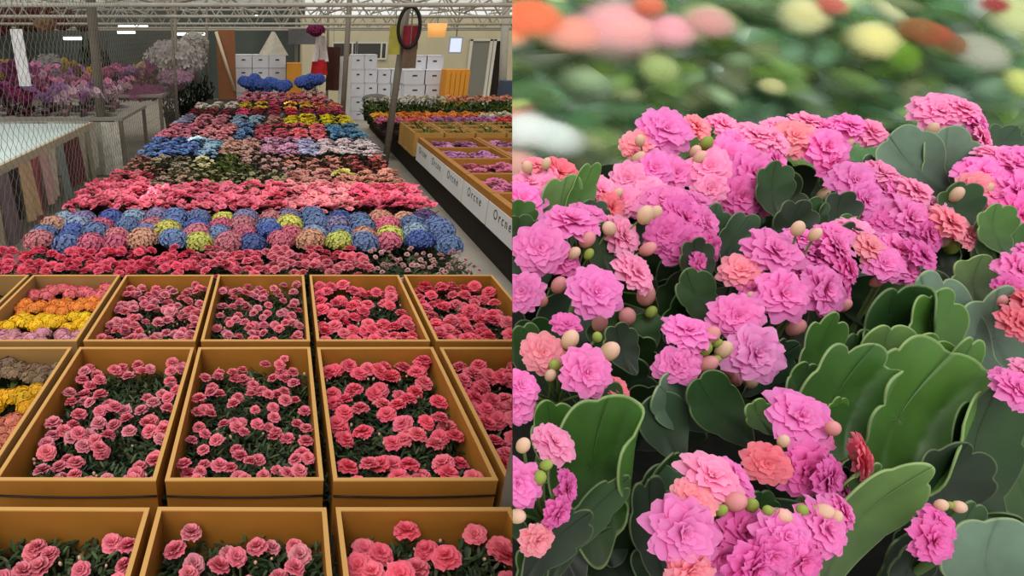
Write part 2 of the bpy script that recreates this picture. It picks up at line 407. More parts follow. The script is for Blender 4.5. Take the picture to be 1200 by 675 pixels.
def box_mesh(w, l, h, t=.011, lip=.012, seed=0, mat=None):
    """open kraft tray with folded-over rim; origin at the base centre"""
    random.seed(seed); mb = MB(); x, y = w/2, l/2
    mb.box((-x, -y, 0), (x, y, t))
    for b in (((-x, -y, t), (-x+t, y, h)), ((x-t, -y, t), (x, y, h)), ((-x+t, -y, t), (x-t, -y+t, h)), ((-x+t, y-t, t), (x-t, y, h))): mb.box(*b)
    # paler rim where the board is folded
    for b in (((-x-.001, -y-.001, h), (-x+lip, y+.001, h+.004)), ((x-lip, -y-.001, h), (x+.001, y+.001, h+.004)),
              ((-x+lip, -y-.001, h), (x-lip, -y+lip, h+.004)), ((-x+lip, y-lip, h), (x-lip, y+.001, h+.004))): mb.box(*b, mi=1)
    return mb.mesh('box', [mat or KRAFT, KEDGE], False)
cols_x = {-1: (-1.53, -1.135), 0: (-1.115, -.725), 1: (-.70, -.305), 2: (-.285, .1), 3: (.125, .525), 4: (.548, .945)}
rows_y = {1: (1.80, 2.41), 2: (1.103, 1.755), 3: (.36, 1.015)}
NEAR = {1: 'farthest row of cardboard boxes', 2: 'middle row of cardboard boxes', 3: 'nearest row of cardboard boxes'}
POS = {(1, -1): 'leftmost box of the farthest box row', (1, 0): 'farthest-row box with yellow and orange stripes', (1, 1): 'farthest-row box right of the striped one',
       (1, 2): 'fourth box from left in the farthest row', (1, 3): 'fifth box from left in the farthest row', (1, 4): 'rightmost box of the farthest row',
       (2, 0): 'middle-row box with yellow and brown flowers', (2, 1): 'middle-row box left of centre', (2, 2): 'central middle-row box',
       (2, 3): 'middle-row box right of centre', (2, 4): 'rightmost box of the middle row',
       (3, 1): 'nearest-row box at the lower left corner', (3, 2): 'second box of the nearest row', (3, 3): 'nearest-row box beside the close-up flowers'}
ROWW = ['front', 'second', 'third', 'back']; COLW = ['left', 'middle', 'right']
ROSEC = lin((242, 128, 146)); ROSE2 = lin((236, 142, 158)); CORC = lin((248, 110, 134)); CORP = lin((248, 126, 146))
spec = {  # flower set, colours, flowers per plant (min,max), radius
 (1, 1): (ROSE, (ROSE2, ROSEC), (8, 11), .027), (1, 2): (ROSE, (ROSE2, ROSEC), (6, 9), .025), (1, 3): (CORAL, (CORC, CORP), (5, 8), .034), (1, 4): (CORAL, (CORC, CORP), (5, 8), .034),
 (2, 1): (ROSE, (ROSEC, ROSEC, ROSE2), (6, 8), .028), (2, 2): (ROSE, (ROSEC, ROSEC), (5, 8), .0255), (2, 3): (CORAL, (CORC, CORC, CORP), (4, 7), .034), (2, 4): (CORAL, (CORC, CORP), (6, 8), .036),
 (3, 1): (ROSE, (ROSEC, ROSEC), (3, 5), .030), (3, 2): (ROSE, (ROSEC, ROSE2), (3, 5), .029), (3, 3): (CORAL, (CORC, CORP), (4, 6), .035)}
for (r, c), lab in POS.items():
    x0, x1 = [v*H for v in cols_x[c]]; y0, y1 = [v*H for v in rows_y[r]]
    w, l = x1-x0, y1-y0; cx, cy = (x0+x1)/2, (y0+y1)/2
    me = box_mesh(w, l, RIM-BT, seed=r*10+c, mat=KRAFT2 if c <= 0 else KRAFT)
    bx = link('cardboard_box', me, None, (cx, cy, BT), (0, 0, ri(-.006, .006)))
    tag(bx, 'open kraft tray, '+lab, 'box', 'kraft boxes of flowers')
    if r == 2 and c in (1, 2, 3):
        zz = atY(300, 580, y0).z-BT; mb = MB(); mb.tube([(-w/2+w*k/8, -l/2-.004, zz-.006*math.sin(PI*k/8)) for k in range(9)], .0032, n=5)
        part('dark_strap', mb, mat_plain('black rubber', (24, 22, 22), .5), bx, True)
    random.seed(1000+r*10+c)
    for a in range(4):
        for d in range(3):
            px_ = cx+(d-1)*(w-.03)/3; py2 = cy+(a-1.5)*(l-.03)/4
            z = BT+.011
            where = '%s row, %s, in the %s' % (ROWW[a], COLW[d], lab)
            grp = 'plants in the '+lab
            if (r, c) in spec:
                S, cl, (n0, n1), rad = spec[(r, c)]
                kind = 'rose pink carnation' if S is ROSE else 'coral pink carnation'
                t = thing('carnation_plant', kind+', '+where, 'flower', (px_, py2, z), ri(0, 6), grp)
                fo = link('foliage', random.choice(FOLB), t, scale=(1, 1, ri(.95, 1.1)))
                n = random.randint(n0, n1); ca, cr = ri(0, 6), ri(.0, .05)
                used = []
                for k in range(n):
                    for _ in range(12):
                        if k < n*.6: q = Vector((cr*math.cos(ca)+random.gauss(0, .035), cr*math.sin(ca)+random.gauss(0, .035), 0))
                        else: q = Vector((ri(-.085, .085), ri(-.085, .085), 0))
                        if abs(q.x) > .1 or abs(q.y) > .1: continue
                        if all((q-u).length > rad*1.25 for u in used): break
                    used.append(q)
                    # keep the head inside its tray
                    ang = t.rotation_euler.z; wx = px_+q.x*math.cos(ang)-q.y*math.sin(ang); wy = py2+q.x*math.sin(ang)+q.y*math.cos(ang)
                    wx = min(max(wx, x0+.012+rad), x1-.012-rad); wy = min(max(wy, y0+.012+rad), y1-.012-rad)
                    dx, dy = wx-px_, wy-py2; qx, qy = dx*math.cos(-ang)-dy*math.sin(-ang), dx*math.sin(-ang)+dy*math.cos(-ang)
                    s = rad*ri(.85, 1.12)
                    link('flower', random.choice(S), t, (qx, qy, .135+ri(-.02, .03)), (ri(-.45, .3), ri(-.35, .35), ri(0, 6)), s, color=jit(random.choice(cl), .08))
                for k in range(random.randint(2, 4)):
                    link('bud', BUD, t, (ri(-.06, .06), ri(-.06, .06), .12+ri(-.01, .02)), (ri(-.4, .4), ri(-.4, .4), 0), ri(.009, .013), color=lin((246, 214, 200)))
            else:
                if c == -1: colr, kind = lin((120, 140, 80)), 'green leafy plant'
                elif r == 1: colr, kind = [(lin((222, 160, 172)), 'mauve kalanchoe'), (lin((246, 206, 44)), 'yellow kalanchoe'), (lin((240, 150, 70)), 'orange kalanchoe'), (lin((230, 120, 128)), 'pink kalanchoe')][a]
                else: colr, kind = [(lin((222, 120, 120)), 'pink kalanchoe'), (lin((216, 132, 110)), 'pink orange kalanchoe'), (lin((232, 180, 40)), 'yellow kalanchoe'), (lin((140, 116, 92)), 'brownish kalanchoe')][a]
                t = thing('kalanchoe_plant', kind+', '+where, 'flower', (px_, py2, z), ri(0, 6), grp)
                link('foliage', random.choice(FOLK), t, scale=(1, 1, 1.3))
                if c != -1:
                    for k in range(6):
                        a2 = k*PI/3+ri(-.3, .3); rr = .055 if k else 0
                        link('flower_cluster', random.choice(KALB), t, (rr*math.cos(a2), rr*math.sin(a2), .135+ri(0, .02)), (ri(-.3, .3), ri(-.3, .3), ri(0, 6)), (.036, .036, .036), color=jit(colr, .1))
                else:
                    for k in range(3): link('shoot', FOLK[k], t, (ri(-.05, .05), ri(-.05, .05), .05), (0, 0, ri(0, 6)), .6)

# --- band a : pink carnations directly behind the boxes
random.seed(5)
XL, XR = -1.6, 1.10
def xs(n, x0=XL, x1=XR): return [x0+(x1-x0)*(i+.5)/n for i in range(n)]
PINKA = [lin((242, 102, 130)), lin((240, 120, 142)), lin((230, 128, 144))]
for a, Y in enumerate((3.02, 3.2)):
    for i, X in enumerate(xs(14, -1.66 if a == 0 else -1.72, 1.1)):
        small = X > .42
        col_ = lin((224, 168, 168)) if small else (PINKA[0] if X < -.5 else random.choice(PINKA[1:]))
        desc = 'pale pink carnation with small heads' if small else ('hot pink carnation' if X < -.5 else 'soft pink carnation')
        t = thing('carnation_plant', '%s behind the cardboard boxes, %s row, %s from left' % (desc, ['nearer', 'farther'][a], ORD[i]), 'flower', (X, Y, BT), ri(0, 6), 'carnations behind the boxes')
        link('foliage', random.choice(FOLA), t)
        for k in range(13 if small else 10):
            a2 = 2.4*k+ri(-.3, .3); rr = .105*math.sqrt((k+.5)/10)*(.9 if small else 1)
            link('flower', random.choice(ROSE if small else CORAL), t, (rr*math.cos(a2), rr*math.sin(a2), .235-.05*(rr/.1)**2+ri(-.025, .02)), (ri(-.4, .4), ri(-.4, .4), ri(0, 6)), ri(.013, .018) if small else ri(.03, .036), color=jit(col_, .1))
# --- band b : hydrangea balls
HC = [('blue', (124, 146, 190)), ('deep blue', (100, 120, 186)), ('pink', (226, 124, 150)), ('rose pink', (218, 142, 152)), ('lilac', (154, 142, 178)), ('lime yellow', (222, 220, 120)),
      ('peach', (222, 172, 148)), ('pale blue', (166, 186, 208)), ('purple', (112, 84, 132))]
hb = [  # colour index for every ball, front sub-row first
  [3, 0, 2, 2, 6, 0, 5, 3, 1, 2, 6, 5, 0, 2, 1, 0],
  [0, 1, 0, 3, 0, 5, 3, 0, 2, 1, 2, 7, 0, 6, 5, 7, 0],
  [6, 7, 2, 0, 3, 0, 1, 2, 3, 0, 5, 0, 4, 0, 2, 0, 0],
  [7, 4, 1, 7, 4, 0, 0, 5, 4, 3, 4, 0, 1, 0, 6, 6, 8]]
for a, row in enumerate(hb):
    Y = 3.4+a*.165
    for i, ci in enumerate(row):
        X = xs(len(row), -1.6, 1.1)[i]
        nm, cc = HC[ci]
        t = thing('hydrangea_plant', '%s hydrangea ball, %s row of the hydrangeas, %s from left' % (nm, ['front', 'second', 'third', 'back'][a], ORD[i]), 'flower', (X, Y, BT), ri(0, 6), 'round hydrangeas')
        link('foliage', random.choice(FOLA), t, scale=(.75, .75, .85))
        link('bloom', random.choice(HYD), t, (ri(-.02, .02), ri(-.02, .02), .215+ri(-.02, .02)), (ri(-.2, .2), ri(-.2, .2), ri(0, 6)), ri(.078, .09), color=jit(lin(cc), .1))

# --- farther bands: single-mesh plants, colour chosen by place across the bed
def pick(px_, table):
    for lim, v in table:
        if px_ < lim: return v
    return table[-1][1]
def band(Ys, ncol, meshes, table, bandname, name='potted_flower', cat='flower', x0=XL, x1=XR, hz=.2, sc_=1.0, zs=1.0):
    for a, Y in enumerate(Ys):
        for i, X in enumerate(xs(ncol, x0, x1)):
            X += ri(-.02, .02); p, _ = pxof(Vector((X, Y, BT+hz)))
            nm, cc, ms = pick(p, table)
            o = link(name, random.choice(ms or meshes), None, (X, Y+ri(-.02, .02), BT), (0, 0, ri(0, 6)), (sc_*ri(.95, 1.08),)*2+(zs*ri(.95, 1.08),), color=jit(lin(cc), .1))
            tag(o, '%s in the %s, %s row, %s from left' % (nm, bandname, ORD[a], ORD[i]), cat, 'plants of the '+bandname)
random.seed(6)
band([4.16+.185*k for k in range(4)], 15, CL_PINK, [(330, ('rose pink flowers', (240, 128, 152), None)), (420, ('salmon pink flowers', (252, 164, 174), None)), (999, ('bright pink flowers', (250, 126, 156), None))], 'pink band beyond the hydrangeas', 'carnation_plant', zs=1.25)
band([4.95, 5.18, 5.42], 13, CL_SPARSE, [(170, ('pink flowers', (224, 110, 130), CL_PINK)), (222, ('grey green foliage plant', (178, 150, 130), None)), (235, ('lime flower heads', (216, 214, 120), CL_DENSE)), (330, ('grey green foliage plant', (170, 160, 120), None)), (345, ('lime leafy plant', (206, 212, 110), None)), (385, ('dusty rose flowers', (212, 150, 140), CL_PINK)), (402, ('pale yellow flowers', (226, 214, 130), CL_PINK)), (999, ('peach flowers', (220, 160, 140), CL_PINK))], 'first mixed green band', 'foliage_flower')
band([5.7, 5.95, 6.2], 12, CL_SPARSE, [(180, ('brownish rose plant', (190, 130, 120), None)), (226, ('grey green foliage plant', (178, 160, 140), None)), (240, ('cream flowers', (232, 222, 180), None)), (290, ('olive leafy plant', (170, 170, 110), CL_LEAFY)), (340, ('grey rose foliage plant', (196, 156, 150), None)), (400, ('salmon speckled plant', (218, 150, 136), None)), (999, ('green plant with red flowers', (216, 110, 104), None))], 'second mixed green band', 'foliage_flower')
band([6.5, 6.75, 7.0, 7.25], 12, CL_DENSE, [(228, ('blue flowers', (112, 144, 200), None)), (252, ('sky blue flowers', (168, 196, 220), None)), (297, ('dusty peach flowers', (206, 164, 150), None)), (345, ('lilac pink flowers', (216, 164, 190), None)), (378, ('pale lilac flowers', (196, 192, 222), None)), (999, ('white pink flowers', (222, 206, 210), None))], 'blue and lilac band', 'hydrangea_plant')
band([7.55, 7.85, 8.15, 8.5], 11, CL_DENSE, [(234, ('pink flowers', (220, 138, 160), None)), (274, ('pale pink flowers', (232, 158, 168), None)), (306, ('dull blue flowers', (116, 150, 190), None)), (340, ('red pink flowers', (214, 104, 122), None)), (374, ('coral flowers', (240, 128, 140), None)), (999, ('teal blue flowers', (100, 150, 186), None))], 'pink and blue band', 'hydrangea_plant')
band([8.8, 9.1, 9.45], 10, CL_DENSE, [(232, ('grey lilac flowers', (176, 176, 200), None)), (275, ('rose flowers', (226, 150, 164), None)), (306, ('pale blue flowers', (160, 180, 200), None)), (338, ('rose beige flowers', (200, 150, 140), None)), (999, ('bright yellow flowers', (236, 220, 40), None))], 'yellow band')
band([9.9, 10.3], 10, CL_PINK, [(268, ('maroon red flowers', (150, 50, 74), None)), (288, ('magenta flowers', (226, 80, 130), None)), (330, ('dark red flowers', (176, 60, 84), None)), (350, ('red flowers', (226, 70, 100), None)), (999, ('magenta red flowers', (206, 80, 110), None))], 'red band')
band([10.8, 11.3], 10, CL_DENSE, [(282, ('white flowers', (226, 220, 208), None)), (312, ('yellow flowers', (230, 196, 70), None)), (332, ('rose red flowers', (214, 90, 120), None)), (368, ('orange yellow flowers', (240, 190, 80), None)), (999, ('orange pink flowers', (230, 140, 110), None))], 'orange and white band')
band([11.9, 12.5, 13.2], 9, CL_DENSE, [(999, ('pink flowers', (222, 132, 150), None))], 'farthest pink band', x0=-.85, x1=.95)
for i, (x, y) in enumerate(((291, 100), (303, 97), (316, 98), (331, 99), (357, 98), (369, 97))):
    p = atY(x, y, 13.9)
    t = thing('hydrangea_plant', 'tall deep blue hydrangea before the white cartons, %s from left' % ORD[i], 'flower', (p.x, 13.9, BT), 0, 'tall blue hydrangeas')
    link('foliage', FOLA[i % 4], t, scale=(1, 1, 2.0))
    for k in range(3): link('bloom', HYD[k], t, ((k-1)*.09, ri(-.05, .05), p.z-BT+ri(-.12, .1)), (0, 0, ri(0, 6)), (.14, .14, .17), color=jit(lin((92, 122, 205)), .1))

# ================================================================== RIGHT-HAND TABLE of printed cartons
t = thing('low_stand', 'low dark stand under the printed white-faced boxes across the aisle', 'stand', (0, 0, 0))
mb = MB(); mb.box((2.1, 3.9, .37), (5.2, 15, .42)); part('stand_top', mb, DARK, t)
mb = MB(); mb.box((2.2, 4.0, 0), (2.24, 15, .37)); part('kick_board', mb, mat_plain('kick board brown', (44, 38, 30), .9), t)  # board in one plain dark brown
for x in (2.4, 5.0):
    for y in (4.1, 8.5, 14.5):
        mb = MB(); mb.box((x, y, 0), (x+.05, y+.05, .37)); part('leg', mb, STEEL, t)
fc = bpy.data.curves.new('txt', 'FONT'); fc.body = 'Orcne'; fc.size = .135; fc.space_character = 1.45; fc.extrude = .001; fc.align_x = 'CENTER'
fo_ = bpy.data.objects.new('txt', fc); C.objects.link(fo_)
bpy.context.view_layer.update()
TXT = bpy.data.meshes.new_from_object(fo_.evaluated_get(bpy.context.evaluated_depsgraph_get()))
bpy.data.objects.remove(fo_); TXT.materials.clear(); TXT.materials.append(mat_plain('carton print', (62, 62, 58), .7))
ye = [4.05, 4.93, 5.80, 6.67, 7.53, 8.29, 9.15]   # joints along the front
ye = [Y*.99 - .12 for Y in ye]
def tray2(w, l, h):
    mb = MB(); x, y = w/2, l/2; t = .02
    mb.box((-x, -y, 0), (x, y, .02))
    for b in (((-x, -y, .02), (-x+.07, y, h)), ((x-.03, -y, .02), (x, y, h)), ((-x+.07, -y, .02), (x-.03, -y+.03, h)), ((-x+.07, y-.03, .02), (x-.03, y, h))): mb.box(*b)
    return mb.mesh('tray', [KRAFT], False)
pcol = [lin((220, 120, 140)), lin((226, 130, 136)), lin((196, 110, 150)), lin((200, 110, 140)), lin((190, 130, 180)), lin((200, 140, 190))]
random.seed(8)
for i in range(6):
    for cI in range(3):
        w = .84; l = ye[i+1]-ye[i]-.015; cx = 2.06+w/2+cI*(w+.02); cy = (ye[i]+ye[i+1])/2
        t = thing('kraft_tray', 'kraft tray across the aisle, %s from the front%s' % (ORD[i], [', white printed front facing the aisle', ', middle column', ', right column'][cI]), 'box', (cx, cy, .42), 0, 'trays across the aisle')
        link('tray_body', tray2(w, l, .33), t)
        if cI == 0:
            mb = MB(); mb.box((-w/2-.008, -l/2+.006, .0), (-w/2-.001, l/2-.006, .255)); wp = part('white_panel', mb, mat_plain('printed white panel', (216, 214, 212), .65, .03, 2), t)
            link('printed_word', TXT, wp, (-w/2-.0095, 0, .135), (PI/2, 0, -PI/2), (1, 1, 1))
        for a in range(2):
            for d in range(2):
                o = link('tray_flower', random.choice(CL_PINK), None, (cx+.02+(d-.5)*.36, cy+(a-.5)*l*.42, .44), (0, 0, ri(0, 6)), (1.6, 1.6, 1.3), color=jit(pcol[i], .1))
                tag(o, 'pink flowers in the %s tray of the %s column across the aisle, %s' % (ORD[i], ['aisle', 'middle', 'right'][cI], ['front left', 'front right', 'back left', 'back right'][a*2+d]), 'flower', 'flowers in the trays across the aisle')
# small kraft boxes with green plants beyond
for a in range(3):
    for i in range(7):
        X = 2.05+i*.48+.23; Y = 9.35+a*.42
        me = MB(); x, y, h = .225, .19, .36
        me.box((-x, -y, 0), (x, y, .02))
        for b_ in (((-x, -y, .02), (-x+.02, y, h)), ((x-.02, -y, .02), (x, y, h)), ((-x+.02, -y, .02), (x-.02, -y+.02, h)), ((-x+.02, y-.02, .02), (x-.02, y, h))): me.box(*b_)
        tag(part('kraft_box', me, mat_plain('pale kraft', (186, 140, 72), .7, .08, 9), None, loc=(X, Y, .42)), 'small kraft box of green plants across the aisle, %s row, %s from the aisle' % (ORD[a], ORD[i]), 'box', 'small kraft boxes across the aisle')
        o = link('potted_plant', random.choice(CL_LEAFY), None, (X, Y, .44), (0, 0, ri(0, 6)), (1.5, 1.5, 1.75), color=lin((200, 200, 130)))
        tag(o, 'green plant in the small kraft box, %s row, %s from the aisle' % (ORD[a], ORD[i]), 'plant', 'plants in the small kraft boxes')
def rband(Ys, x0, x1, n, table, bn, ms, hz=.75, zb=.42, sz=1.25):
    for a, Y in enumerate(Ys):
        for i in range(n):
            X = x0+(x1-x0)*(i+.5)/n; p, _ = pxof(Vector((X, Y, hz))); nm, cc, mm = pick(p, table)
            o = link('potted_flower', random.choice(mm or ms), None, (X, Y, zb), (0, 0, ri(0, 6)), (sz, sz, (hz-zb)/.2), color=jit(lin(cc), .1))
            tag(o, '%s across the aisle, %s %s row, %s from the aisle' % (nm, bn, ORD[a], ORD[i]), 'flower', 'flowers of the '+bn+' across the aisle')
rband([10.75, 11.0], 1.75, 5.0, 14, [(470, ('pink flowers', (220, 130, 160), None)), (500, ('orange pink flowers', (226, 120, 120), None)), (585, ('mauve flowers', (196, 130, 180), None)), (999, ('red flowers', (226, 80, 90), None))], 'mauve band', CL_DENSE)
rband([11.4, 11.7], 1.75, 5.2, 14, [(470, ('orange yellow flowers', (240, 180, 60), None)), (565, ('orange flowers', (236, 150, 70), None)), (999, ('cream flowers', (226, 216, 190), None))], 'orange band', CL_DENSE)
rband([12.2, 12.7, 13.2], 1.75, 5.4, 12, [(580, ('dark green foliage', (150, 170, 90), None)), (999, ('pale leafy plant', (190, 200, 120), None))], 'green band', CL_LEAFY, hz=.82)
rband([13.9, 14.4], 1.9, 5.8, 12, [(520, ('white flowers', (220, 220, 200), None)), (999, ('peach flowers', (232, 170, 140), None))], 'white band', CL_DENSE, hz=.8)

# ================================================================== BACKGROUND of the hall
def carton(x0, y0, x1, y1, Y, label, dep=.5, grp='white cartons', mat=WHITE, ground=False):
    a = atY(x0, y0, Y); c = atY(x1, y1, Y)
    if ground: c.z = 0
    w = c.x-a.x; h = a.z-c.z
    t = thing('carton', label, 'box', ((a.x+c.x)/2, Y+dep/2, c.z), 0, grp)
    mb = MB(); mb.box((-w/2+.005, -dep/2, .003), (w/2-.005, dep/2, h-.003)); part('carton_body', mb, mat, t)
    mb = MB(); mb.box((-w*.11, -dep/2-.004, h*.55), (w*.11, -dep/2-.0005, h*.66)); part('hand_hole', mb, mat_plain('hand hole', (70, 68, 72), .9), t)
    mb = MB(); mb.box((-w/2+.005, -dep/2-.003, h*.93), (w/2-.005, -dep/2-.0005, h*.95)); part('tape_seam', mb, mat_plain('seam grey', (170, 170, 178), .8), t)
def stack(xs_, ys_, Y, lab, skip=()):
    for j in range(len(ys_)-1):
        for i in range(len(xs_)-1):
            if (i, j) in skip: continue
            carton(xs_[i], ys_[j], xs_[i+1], ys_[j+1], Y, 'white carton in the %s, %s tier down, %s from left' % (lab, ORD[j], ORD[i]), ground=(j == len(ys_)-2 and len(ys_) > 2))
p0 = atY(300, 130, 15.5)
stack([275, 295.5, 315, 335], [64, 79.5, 94, 108.5, 122.5, 137], 15.5, 'stack behind the blue hydrangeas')
stack([412, 427, 441.5], [64, 81, 97, 113, 130, 146.5], 16.5, 'stack left of the aisle pole')
stack([443, 458, 474], [81, 98, 115, 131, 146], 16.6, 'pile behind the aisle pole')
stack([474, 498, 520], [82, 99, 116, 131.5, 147], 16.2, 'stack right of the aisle pole')
stack([482, 500, 519], [65, 82], 16.6, 'top row above the right stack')
# long shelf under cartons so that they do not float
def panel(name, label, cat, x0, y0, x1, y1, Y, col, th=.04, noise=.08, toground=False, mat=None):
    a = atY(x0, y0, Y); c = atY(x1, y1, Y); zb = 0 if toground else c.z
    mb = MB(); mb.box((-(c.x-a.x)/2, 0, 0), ((c.x-a.x)/2, th, a.z-zb))
    return tag(part(name, mb, mat or mat_plain(name+' %d %d %d' % col, col, .8, noise, 3), None, loc=((a.x+c.x)/2, Y, zb)), label, cat)
panel('cardboard_sheet', 'tall brown cardboard sheet standing left of the white cartons', 'cardboard', 253, 35, 277, 108, 14.8, (150, 98, 66), toground=True)
mb = MB(); a_ = atY(253, 37, 14.7); c_ = atY(275, 107, 14.7); mb.tube([a_, c_], .04, n=6)
tag(part('wrapping_roll', mb, mat_plain('pale wrap', (214, 196, 168), .5), None, True), 'pale roll leaning across the brown cardboard sheet', 'roll')
panel('orange_crate', 'orange crate standing between left cartons and hanging bag', 'crate', 336, 74, 353, 100, 15.2, (218, 150, 56), .4, toground=True)
t = thing('orange_cabinet', 'bright orange slatted cabinet right of the white carton stack', 'cabinet', atY(533, 120, 15.6).xy.to_3d())
a_ = atY(520, 82, 15.6); c_ = atY(545, 108, 15.6); w = c_.x-a_.x
mb = MB(); mb.box((-w/2, 0, 0), (w/2, .5, a_.z)); part('cabinet_body', mb, mat_plain('orange paint', (226, 148, 44), .6, .06, 4), t)
for k in range(5):
    mb = MB(); mb.box((-w/2+w*k/5+.01, -.03, .05), (-w/2+w*(k+1)/5-.01, -.001, a_.z-.04)); part('slat', mb, mat_plain('orange slat', (238, 166, 62), .6), t)
# hanging things
cloth('white_bag', 'white plastic bag hanging below the magenta flower ball', 'bag', 366, 42, 385, 72, 15, (226, 216, 212), .05, 7, .5)
cloth('red_bag', 'bright red bag hanging below the white bag', 'bag', 364, 70, 384, 88, 15, (190, 36, 44), .05, 7, .2)
cloth('brown_drape', 'dark brown drape hanging beside the red bag', 'drape', 383, 55, 397, 106, 15.4, (70, 40, 34), .05, 7)
cloth('plastic_film', 'clear white plastic film hung as a tent above left cartons', 'plastic sheet', 302, 37, 338, 65, 15.0, (206, 200, 184), .06, 6, .9)
cloth('grey_tarp', 'grey tarpaulin slung under the roof pipes near the magenta ball', 'tarpaulin', 338, 34, 376, 52, 16.3, (108, 108, 112), .05, 5)
p = atY(370, 36, 14.8); t = thing('hanging_flower_ball', 'magenta flower ball hanging from a roof pipe', 'flower', p)
link('bloom', HYD[1], t, scale=.2, color=lin((150, 40, 96))); mb = MB(); mb.tube([(0, 0, .1), (0, 0, 2.75-p.z)], .006, n=4); part('hanging_wire', mb, STEEL, t)
cloth('white_sheet', 'bright white hanging panel at the upper left behind the fence', 'sheet', 11, 34, 37, 101, 9.6, (226, 222, 226), .02, 4)
p = atY(512, 35, 13); t = thing('hanging_lamp', 'warm wooden lantern hanging under the roof right of the pole', 'lamp', p)
mb = MB(); mb.tube([(0, 0, -.14), (0, 0, .12)], [.17, .2], n=12); part('lamp_shade', mb, mat_plain('lantern glow', (230, 168, 96), .6, emit=.7), t, True)
mb = MB(); mb.tube([(0, 0, .12), (0, 0, 2.78-p.z)], .008, n=4); part('cord', mb, DARK, t)
p = atY(534, 53, 16); t = thing('wall_screen', 'small bright screen mounted left of the sliding door', 'screen', p)
mb = MB(); mb.box((-.17, 0, -.2), (.17, .04, .2)); part('screen_frame', mb, mat_plain('screen frame', (180, 180, 184), .5), t)
mb = MB(); mb.box((-.14, -.006, -.16), (.14, -.001, .16)); part('display', mb, mat_plain('display', (196, 210, 250), .4, emit=.8), t)
mb = MB(); mb.tube([(0, .02, .2), (0, .02, 2.8-p.z)], .015, n=5); part('drop_pipe', mb, STEEL, t)
p = atY(440, 116, 14.2); t = thing('grey_fan_heater', 'grey barrel shaped heater lying before the cartons', 'heater', p)
mb = MB(); mb.ball((0, 0, 0), .32, .14, .12, lin((104, 102, 98)), 14, 8); part('heater_body', mb, mat_attr('grey shell', .5), t, True)
mb = MB(); mb.box((-.2, -.05, -p.z+.83), (.2, .05, -.1)); part('heater_stand', mb, STEEL, t)
for i, (x, y, w, Y) in enumerate(((156, 30.5, 30, 17), (148, 38, 18, 19), (85, 45, 18, 15), (224, 40, 28, 18))):
    p = atY(x, y, Y); ww = w/FPX*Y*1.05
    t = thing('fluorescent_light', 'lit white tube light before the dark wall, %s' % ['longest and highest', 'just below the longest one', 'lowest and farthest left', 'farthest right'][i], 'lamp', p)
    mb = MB(); mb.box((-ww/2, -.04, .03), (ww/2, .04, .06)); part('fixture', mb, FRAME, t)
    mb = MB(); mb.tube([(-ww/2, 0, 0), (ww/2, 0, 0)], .035, n=8); part('tube', mb, mat_plain('tube glow', (255, 252, 244), .5, emit=3), t, True)
    mb = MB(); mb.tube([(0, 0, .06), (0, 0, 2.95-p.z)], .006, n=4); part('hanger', mb, STEEL, t)

panel('white_board', 'white upright board leaning left of the white carton stack near the slim pole', 'board', 398, 66, 410, 128, 15.6, (214, 210, 204), toground=True)
panel('blue_bin', 'dark blue bin at the far right end before the pale post', 'bin', 590, 95, 601, 112, 14.6, (70, 84, 104), .3, toground=True)
random.seed(14)
for i in range(5):
    x = 4+i*22+ri(-6, 6); y = ri(22, 34); Y = ri(11.5, 14.5); p = atY(x, y, Y)
    nm, cc = [('dark red', (104, 44, 50)), ('brown', (110, 78, 54)), ('tan', (150, 118, 84))][i % 3]
    t = thing('dried_bunch', '%s dried flower bunch hanging under the roof pipes at upper left, %s from left' % (nm, ORD[i]), 'dried flowers', p, 0, 'dried bunches under the roof')
    link('blossoms', KALB[i % 3], t, None, None, None, Matrix.Rotation(PI, 4, 'X') @ Matrix.Diagonal((.2, .2, .24, 1)), color=jit(lin(cc), .1))
    mb = MB(); mb.tube([(0, 0, 0), (0, 0, .18), (0, 0, 3.0-p.z)], [.06, .015, .005], n=5); part('stems', mb, mat_plain('dry stems', (120, 100, 70), .9), t)
for i in range(10):
    X = -5+i*1.15; Y = [9.4, 11.9, 14.6][i % 3]
    mb = MB(); mb.tube([(X, Y-1.2, 2.5), (X+1.5*(1 if i % 2 else -1), Y+1.2, 2.95)], .016, n=5)
    tag(part('roof_brace', mb, STEEL if i % 2 else PIPEW, None, True), 'slanting roof brace pipe between the trusses, %s from the left' % ORD[i], 'roof pipe', 'roof braces')
# ------------------------------------------------------------------ cloth table at the far left
t = thing('cloth_table', 'long white topped table with cloths hanging from its edge at the left', 'table', (0, 0, 0))
mb = MB(); mb.box((-5.6, 5.2, .84), (-2.98, 9.3, .9)); part('table_top', mb, mat_plain('pale blue table top', (196, 214, 212), .5, .1, 2), t)
mb = MB(); mb.box((-2.98, 5.2, .80), (-2.93, 9.3, .93)); part('edge_board', mb, mat_plain('edge board', (186, 170, 146), .7, .1, 5), t)
for x in (-5.4, -3.1):
    for y in (5.3, 9.1):
        mb = MB(); mb.box((x-.03, y-.03, 0), (x+.03, y+.03, .84)); part('leg', mb, STEEL, t)
cl = [('cream', (170, 156, 138)), ('pale beige', (176, 162, 144)), ('mauve grey', (112, 98, 102)), ('near black', (48, 38, 38)), ('tan cream', (190, 158, 122)), ('rose red', (150, 78, 84)), ('pale pink', (188, 150, 146)),
      ('cream white', (196, 180, 164)), ('grey teal', (124, 132, 130)), ('dark maroon', (84, 40, 46)), ('maroon', (96, 48, 52)), ('off white', (176, 168, 150)), ('grey green', (140, 138, 118)), ('white', (190, 184, 170))]
random.seed(9)
